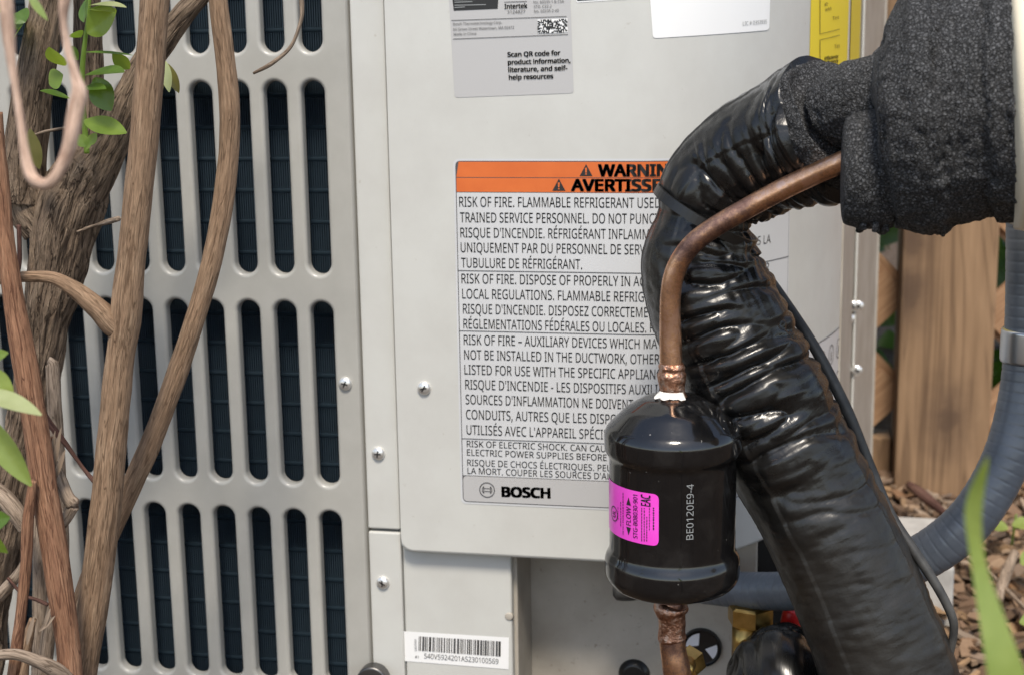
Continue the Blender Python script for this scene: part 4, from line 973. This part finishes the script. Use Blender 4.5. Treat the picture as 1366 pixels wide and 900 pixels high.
# ------------------------------------------------------------------ shrub in front of the grille
SH = thing('shrub', 'woody shrub with bare brown stems and a few leaves before the grille', 'shrub')
def barkdisp(a1, a2, k, seed=0.0, knots=()):
    def d(s, th, rad):
        o = np.zeros((len(s), len(th)))
        for i, a in enumerate(s):
            for j, t in enumerate(th):
                x, y = math.cos(t)*rad[i], math.sin(t)*rad[i]
                r1 = noise.noise((x*k+seed, y*k, a*k*.13+seed)); r2 = noise.noise((x*k*2.6, y*k*2.6+seed, a*k*.3))
                o[i, j] = a1*noise.noise((x*60+seed, y*60, a*38))+a2*(1-2*abs(r1))*.6+a2*.5*r2
            for (s0_, w_, h_) in knots: o[i] += h_*math.exp(-((a-s0_)/w_)**2)
        return o
    return d
def stem(px, Y, mt, a1=.0006, a2=.0003, k=330, n=44, step=.0012, name='stem', seed=None, knots=()):
    return tube(name, pxpath(px, Y), mt, SH, n=n, step=step, disp=barkdisp(a1, a2, k, random.uniform(0, 50) if seed is None else seed, knots))
# tall stem with a knot
stem([(212, -60, 38), (206, 0, 38), (196, 140, 38), (186, 250, 37), (176, 340, 37), (168, 420, 40), (160, 480, 37), (150, 580, 39), (140, 680, 40), (128, 780, 40), (113, 880, 38), (95, 1000, 40), (70, 1320, 44)], -.165, 'bark_brown', n=52)
stem([(-40, 372, 13, -.18), (0, 372, 13, -.178), (35, 369, 14, -.176), (70, 371, 17, -.174), (100, 387, 22, -.172), (130, 412, 28, -.170), (150, 432, 34, -.167), (162, 440, 30, -.165)], -.17, 'bark_brown', n=36, name='branch')
# smooth curved stem crossing behind it
stem([(288, -70, 25, -.12), (291, 0, 25, -.12), (299, 70, 26, -.12), (307, 150, 26, -.12), (303, 230, 27, -.12), (291, 310, 27, -.121), (268, 400, 27, -.123), (235, 500, 28, -.126), (205, 580, 28, -.129), (175, 650, 28, -.131), (145, 715, 27, -.133), (118, 780, 27, -.134), (98, 850, 27, -.134), (80, 950, 28, -.136), (60, 1320, 30, -.15)], -.12, 'bark_brown', a2=.0003, n=44)
# old fissured trunk and its arms
stem([(118, 215, 62, -.09), (98, 262, 84, -.09), (84, 310, 80, -.09), (73, 370, 70, -.09), (62, 430, 60, -.09), (52, 490, 52, -.09), (38, 560, 50, -.09), (20, 640, 50, -.09), (-5, 740, 54, -.09), (-30, 900, 60, -.09), (-40, 1250, 66, -.09)], -.09, 'bark_old', a1=.0016, a2=.0022, k=210, n=96, step=.0009, name='trunk', seed=3)
stem([(30, 262, 70, -.095), (32, 215, 54, -.098), (40, 150, 50, -.10), (52, 70, 48, -.10), (68, -10, 46, -.10), (85, -80, 46, -.10)], -.1, 'bark_old', a1=.0008, a2=.0013, k=200, n=72, name='trunk_arm')
stem([(60, 300, 66, -.09), (40, 275, 60, -.093), (28, 240, 50, -.096)], -.1, 'bark_old', a1=.0012, a2=.0016, k=200, n=64, name='trunk_arm')
stem([(95, 280, 60, -.09), (125, 228, 58, -.09), (150, 185, 46, -.088), (170, 135, 40, -.084), (195, 85, 34, -.08), (218, 52, 32, -.08), (242, 22, 27, -.08), (275, -14, 24, -.08), (310, -60, 24, -.08)], -.088, 'bark_old', a1=.0010, a2=.0014, k=220, n=64, name='trunk_arm')
stem([(120, 235, 36, -.075), (119, 170, 34, -.072), (118, 90, 33, -.07), (116, 10, 34, -.07), (114, -70, 34, -.07)], -.07, 'bark_old', a1=.0008, a2=.0012, k=200, n=56, name='trunk_arm')
# reddish stem at the side
stem([(-8, 150, 22, -.19), (0, 250, 24, -.19), (8, 330, 25, -.19), (20, 410, 28, -.19), (36, 500, 32, -.19), (50, 590, 34, -.19), (62, 670, 34, -.19), (75, 750, 34, -.19), (87, 830, 32, -.19), (94, 900, 31, -.19), (100, 1000, 32, -.19), (90, 1360, 34, -.19)], -.19, 'bark_red', n=48)
# stubs, broken ends and twigs
stem([(64, 484, 4, -.12), (69, 485, 17, -.12), (73, 540, 18, -.12), (78, 620, 18, -.12), (82, 760, 18, -.12), (60, 900, 18, -.12), (55, 1300, 18, -.12)], -.12, 'twig_grey', name='stub', n=28)
stem([(53, 690, 4, -.11), (54, 692, 18, -.11), (53, 800, 18, -.11), (52, 905, 18, -.11), (52, 1300, 18, -.11)], -.11, 'twig_grey', name='stub', n=28)
stem([(60, 600, 12, -.17), (76, 630, 14, -.172), (90, 662, 16, -.174), (98, 672, 17, -.174), (101, 676, 4, -.174)], -.17, 'twig_grey', name='twig', n=24)
stem([(98, 674, 15, -.174), (86, 694, 13, -.174), (72, 712, 12, -.174)], -.17, 'twig_grey', name='twig', n=20)
stem([(44, 640, 10, -.20), (38, 690, 13, -.20), (34, 760, 14, -.20), (27, 830, 14, -.20), (22, 870, 14, -.20), (10, 1000, 14, -.20), (20, 1350, 14, -.2)], -.2, 'bark_red', name='twig', n=24)
stem([(-30, 640, 26, -.14), (0, 660, 26, -.14), (20, 682, 24, -.14), (34, 706, 18, -.14)], -.14, 'twig_grey', name='branch', n=32)
stem([(-30, 820, 16, -.15), (0, 793, 17, -.15), (22, 768, 14, -.15), (32, 752, 10, -.15)], -.15, 'twig_grey', name='branch', n=24)
stem([(-20, 876, 13, -.21), (20, 872, 14, -.21), (52, 882, 17, -.205), (74, 893, 20, -.20), (92, 905, 16, -.195)], -.2, 'twig_grey', name='branch', n=28)
stem([(44, 825, 9, -.16), (38, 850, 13, -.16), (30, 905, 16, -.16), (26, 1000, 18, -.16), (24, 1330, 18, -.16)], -.16, 'bark_brown', name='stub', n=24)
stem([(10, 770, 3, -.155), (30, 792, 3.5, -.155), (50, 800, 4, -.155), (64, 806, 4, -.155)], -.155, 'twig_dark', name='twig', n=12)
stem([(52, 525, 7, -.15), (60, 555, 8, -.15), (88, 592, 6.5, -.15), (112, 625, 5.5, -.15), (126, 642, 5, -.155)], -.15, 'twig_dark', name='twig', n=16)
stem([(100, 310, 4, -.10), (125, 302, 5, -.10), (158, 292, 6, -.12)], -.1, 'twig_grey', name='twig', n=14)
stem([(40, 183, 3, -.12), (60, 176, 4, -.12), (92, 170, 4, -.12)], -.12, 'twig_grey', name='twig', n=12)
stem([(398, -60, 6, -.10), (402, 0, 6, -.10), (401, 28, 6, -.10), (388, 62, 5.5, -.10), (364, 84, 4.5, -.10), (338, 98, 2, -.10)], -.1, 'twig_grey', name='twig', n=14)
stem([(25, 300, 5, -.11), (26, 340, 5, -.11), (24, 365, 5, -.11)], -.11, 'twig_dark', name='twig', n=12)
stem([(66, 602, 4, -.18), (70, 585, 5, -.18), (66, 640, 8, -.18)], -.18, 'bark_red', name='twig', n=12)
for (a_, b_) in (((62, 640), (58, 572)), ((66, 640), (72, 575)), ((70, 640), (80, 570)), ((74, 640), (86, 600))):
    pxleaf(a_, b_, 7, -.182, 'twig_grey', SH, 0, (0, -1, 0), .05, .5)
for (a_, b_, w_) in (((36, 860), (44, 822), 7), ((52, 842), (72, 822), 6), ((60, 836), (66, 812), 5)): pxleaf(a_, b_, w_, -.2, 'twig_grey', SH, 0, (0, -1, 0), .1, .5)
# blurred looping vine close to the lens
YU = -.43
stem([(2, -40, 10), (7, 0, 11), (12, 50, 11), (18, 100, 11), (27, 160, 12), (33, 205, 12), (42, 236, 15), (60, 246, 12), (76, 234, 12), (90, 200, 11), (99, 160, 11), (105, 125, 15), (99, 100, 12), (90, 70, 15), (84, 30, 12), (86, 0, 14), (92, -40, 14)], YU, 'bark_pink_sunlit', a1=.0016, a2=.0006, n=28, name='vine')
# leafy shoot
YL_ = -.115
stem([(116, 205, 7), (113, 170, 7), (110, 130, 7), (110, 90, 7), (114, 50, 6), (118, 20, 5), (121, -30, 5)], YL_, 'leaf_light', a1=.0002, a2=.0001, n=14, name='shoot')
LV = [((116, 44), (150, 14), 30, 'leaf_light', -.01, (.2, -1, .2)), ((112, 30), (112, -2), 20, 'leaf_green', .005, (-.6, -1, 0)), ((118, 8), (164, -2), 14, 'leaf_pale', -.03, (0, -.4, 1)), ((118, 12), (150, 8), 16, 'leaf_green', -.02, (0, -.5, 1)),
 ((114, 100), (161, 88), 27, 'leaf_green', -.02, (0, -.45, 1)), ((112, 70), (176, 68), 6, 'leaf_green', .0, (0, -.5, 1)), ((150, 72), (174, 94), 16, 'leaf_light', .01, (.3, -1, 0)), ((126, 104), (146, 147), 29, 'leaf_green', -.005, (.1, -1, 0)),
 ((110, 118), (137, 112), 15, 'leaf_green', -.02, (0, -.6, .8)), ((112, 161), (165, 173), 23, 'leaf_light', -.01, (0, -.8, .7)), ((94, 132), (55, 118), 17, 'leaf_green', -.01, (0, -.5, 1)), ((84, 100), (64, 112), 24, 'leaf_light', .0, (-.4, -1, .2)),
 ((86, 88), (64, 66), 26, 'leaf_light', -.01, (-.3, -1, .3)), ((108, 50), (96, 42), 16, 'leaf_green', -.01, (0, -1, .4)), ((105, 80), (92, 62), 14, 'leaf_green', 0, (-.3, -1, 0)), ((116, 196), (104, 180), 14, 'leaf_light', 0, (0, -1, .2)), ((118, 194), (128, 178), 11, 'leaf_light', 0, (0, -1, .2)), ((114, 200), (120, 184), 9, 'leaf_light', 0, (0, -1, .2)),
 ((40, 172), (50, 226), 19, 'leaf_olive', 0, (0, -1, 0)), ((220, 78), (206, 130), 18, 'leaf_olive', .01, (-.4, -1, 0)), ((222, 84), (238, 124), 12, 'leaf_olive', 0, (.3, -1, 0)), ((221, 82), (224, 122), 12, 'leaf_pale', -.005, (0, -1, 0)),
 ((22, 40), (34, 8), 18, 'leaf_green', .01, (0, -1, .3)), ((16, 60), (28, 26), 24, 'leaf_green', .02, (-.4, -1, 0)), ((34, 30), (12, 20), 14, 'leaf_green', .0, (0, -1, .6))]
for b_, t_, w_, mt_, dY_, h_ in LV: pxleaf(b_, t_, w_*1.25, YL_-.012, mt_, SH, dY_, h_, .10, .18)
for b_, t_, w_, mt_, dY_, h_ in (((38, -8), (56, 20), 11, 'leaf_lime', -.02, (0, -1, .4)), ((-10, 8), (8, 16), 8, 'leaf_lime', 0, (0, -1, .3))): pxleaf(b_, t_, w_, -.33, mt_, SH, dY_, h_, .1, .2)
# separate leafy twig reaching in beside the reddish stem
TW = thing('leafy_twig', 'blurred pale green leaves reaching past the reddish shrub stem', 'leafy twig')
YT = -.34
tube('stalk', pxpath([(-60, 760, 6), (-45, 640, 6), (-35, 560, 6), (-25, 490, 5)], YT), 'leaf_light', TW, n=12, step=.004)
tube('stalk', pxpath([(-60, 760, 7), (-110, 1300, 9), (-130, 1900, 10)], YT), 'twig_grey', TW, n=12, step=.01)
for b_, t_, w_, mt_, dY_, h_ in (((-30, 495), (16, 528), 40, 'leaf_lime', .0, (.2, -1, .3)), ((-40, 520), (47, 538), 30, 'leaf_pale', -.02, (0, -.5, 1)), ((-38, 540), (40, 648), 34, 'leaf_lime', 0, (.5, -1, .2)), ((-48, 700), (14, 690), 34, 'leaf_green', .01, (.2, -1, .2)), ((-45, 690), (10, 742), 22, 'leaf_light', .01, (.2, -1, .2)), ((-30, 480), (8, 470), 20, 'leaf_light', 0, (0, -1, .3))):
    pxleaf(b_, t_, w_, YT, mt_, TW, dY_, h_, .12, .2)

# ------------------------------------------------------------------ strap leaf close to the lens
SL = thing('strap_leaf', 'blurred bright green strap shaped leaf close in front of the mulch', 'leaf')
YS = -.50
cl = catmull([(*PY(x, y, YS+dy), w_/2*mpp(x, y, YS)) for x, y, w_, dy in ((1470, 1500, 100, 0), (1400, 1150, 110, 0), (1362, 980, 92, 0), (1340, 890, 64, .0), (1322, 820, 44, .002), (1307, 760, 28, .004), (1300, 715, 27, .004), (1298, 680, 32, .002), (1303, 650, 28, .0), (1312, 624, 15, -.003), (1318, 608, 1.5, -.006))], .004)
V, Fc = [], []
for i, (x, y, z, r_) in enumerate(cl):
    tw = .35+.9*math.sin(i/len(cl)*3.4)
    for k in (-1, -.5, 0, .5, 1): V.append((x+r_*k*.74, y-abs(k)*r_*.35*math.cos(tw)+k*r_*.5*math.sin(tw), z+k*r_*.12))
for i in range(len(cl)-1):
    for j in range(4): Fc.append((5*i+j, 5*i+j+1, 5*i+6+j, 5*i+5+j))
link('blade', mesh('blade', V, Fc, True), 'leaf_lime', SL)
p_ = cl[0]; tube('stalk', [(p_[0], p_[1], p_[2], .005), (p_[0]+.01, p_[1], -.01, .006)], 'twig_grey', SL, n=12, step=.02)

# ------------------------------------------------------------------ mulch, twigs, foliage behind the fence
rg = random.Random(11); V, Fc, Cc = [], [], []
pal = [(.30, .20, .13), (.22, .14, .09), (.38, .27, .18), (.16, .105, .07), (.42, .33, .25), (.34, .19, .10), (.27, .20, .15), (.46, .30, .17)]
for k in range(5200):
    if k < 4200: x, y = rg.uniform(.02, .42), rg.uniform(.0, .80)
    else: x, y = rg.uniform(-.9, .9), rg.uniform(-1.0, 1.0)
    if (-.66 < x < -.03 and .06 < y < .62) or (_q[0]-.16 < x < _p[0] and _q[1] < y < _p[1]): continue
    L = rg.uniform(.006, .021); W = L*rg.uniform(.25, .8); a = rg.uniform(0, 2*PI); tx, ty = rg.uniform(-.5, .5), rg.uniform(-.5, .5); cu_ = rg.uniform(-.5, .7)
    z0 = gz(x, y)+rg.uniform(.002, .014); b = len(V); c_ = rg.choice(pal); f_ = rg.uniform(.42, 1.0); th_ = rg.uniform(.001, .004)
    for lay in (0, 1):
        for (u_, v_) in ((-1, -.7), (0, -1), (1, -.6), (1, .6), (0, 1), (-1, .5)):
            lx, ly = u_*L/2, v_*W/2; lz = cu_*L*.35*(abs(v_)-.3)+lx*tx+ly*ty-lay*th_
            V.append((x+lx*math.cos(a)-ly*math.sin(a), y+lx*math.sin(a)+ly*math.cos(a), z0+lz))
    Fc += [(b, b+1, b+4, b+5), (b+1, b+2, b+3, b+4), (b+6, b+11, b+10, b+7), (b+7, b+10, b+9, b+8)]+[(b+i, b+6+i, b+6+(i+1) % 6, b+(i+1) % 6) for i in range(6)]
    Cc += [(c_[0]*f_, c_[1]*f_, c_[2]*f_, 1)]*12
me = mesh('mulch', V, Fc); at = me.color_attributes.new('chipcol', 'FLOAT_COLOR', 'POINT'); at.data.foreach_set('color', np.array(Cc, np.float32).ravel())
link('mulch', me, 'mulch_chip', kind='stuff', label='brown bark mulch and dry leaf litter on the soil')
def fallen(px, Z, mt, label, r=.004):
    pts = [(*PZ(x, y, Z+dz), r*k) for x, y, dz, k in px]
    o = tube('fallen_twig', pts, mt, None, n=14, step=.004, disp=barkdisp(.0006, .0004, 300, px[0][0])); o['label'] = label; o['category'] = 'twig'; o['group'] = 'fallen twigs on the mulch'
fallen([(1212, 646, .035, 1.0), (1228, 657, .032, 1.5), (1246, 672, .022, 1.3), (1266, 690, .008, .9)], .01, 'twig_dark', 'dark broken twig lying at the foot of the fence post', .0034)
fallen([(1330, 800, .010, 1.0), (1342, 766, .018, 1.0), (1354, 736, .03, .8)], .01, 'twig_grey', 'pale stick standing out of the mulch by the conduit', .0045)
fallen([(1290, 742, .012, 1.0), (1320, 764, .014, .8), (1372, 815, .016, .7)], .01, 'twig_grey', 'long thin pale stick lying across the mulch', .0022)
SD = thing('seedling', 'small green seedling growing in the mulch beyond the conduit', 'seedling')
def seed_leaf(px, py, w_, Z, a, mt='leaf_light'):
    b = PZ(px, py, Z); t = b+np.array((math.cos(a)*w_*1.3, math.sin(a)*w_*.6, w_*.25)); leaf(b, t, w_, mt, SD, (0, -.5, 1), .1, .15)
for (px, py, w_, a) in ((1350, 700, .016, .2), (1345, 705, .014, 2.6), (1362, 752, .022, .8), (1368, 772, .018, -.3), (1360, 830, .02, .2)): seed_leaf(px, py, w_, .03, a, 'leaf_lime')
p_ = PZ(1350, 706, .02); tube('stem', [(p_[0], p_[1], .0, .0012), (p_[0]+.003, p_[1], .035, .001)], 'leaf_light', SD, n=8, step=.01)
HG = thing('hedge', 'dense dark green leafy hedge seen through the lattice fence', 'hedge')
V, Fc = [], []
lv, lf = leaf_mesh(1, .6, .2, .25, 4, 1)
for k in range(2600):
    c_ = Vector((rg.uniform(-.5, .9), rg.uniform(1.0, 1.5), rg.uniform(-.02, 1.1))); L = rg.uniform(.04, .075)
    a, e_ = rg.uniform(0, 2*PI), rg.uniform(-.9, .6); x = Vector((math.cos(a)*math.cos(e_), math.sin(a)*math.cos(e_), math.sin(e_))); h = Vector((rg.uniform(-1, 1), -1, rg.uniform(.0, 1.2))); zz = (h-x*h.dot(x)).normalized(); yy = zz.cross(x); b = len(V)
    V += [c_+x*v[0]*L+yy*v[1]*L+zz*v[2]*L for v in lv]; Fc += [tuple(i+b for i in f_) for f_ in lf]
link('crown', mesh('crown', V, Fc, True), 'hedge_leaf', HG, kind='stuff')
for x in (-.3, 0, .3, .6): tube('trunk', [(x, 1.3, -.03, .02), (x+.03, 1.32, .5, .014), (x-.02, 1.28, 1.05, .006)], 'bark_old', HG, n=16, step=.02)
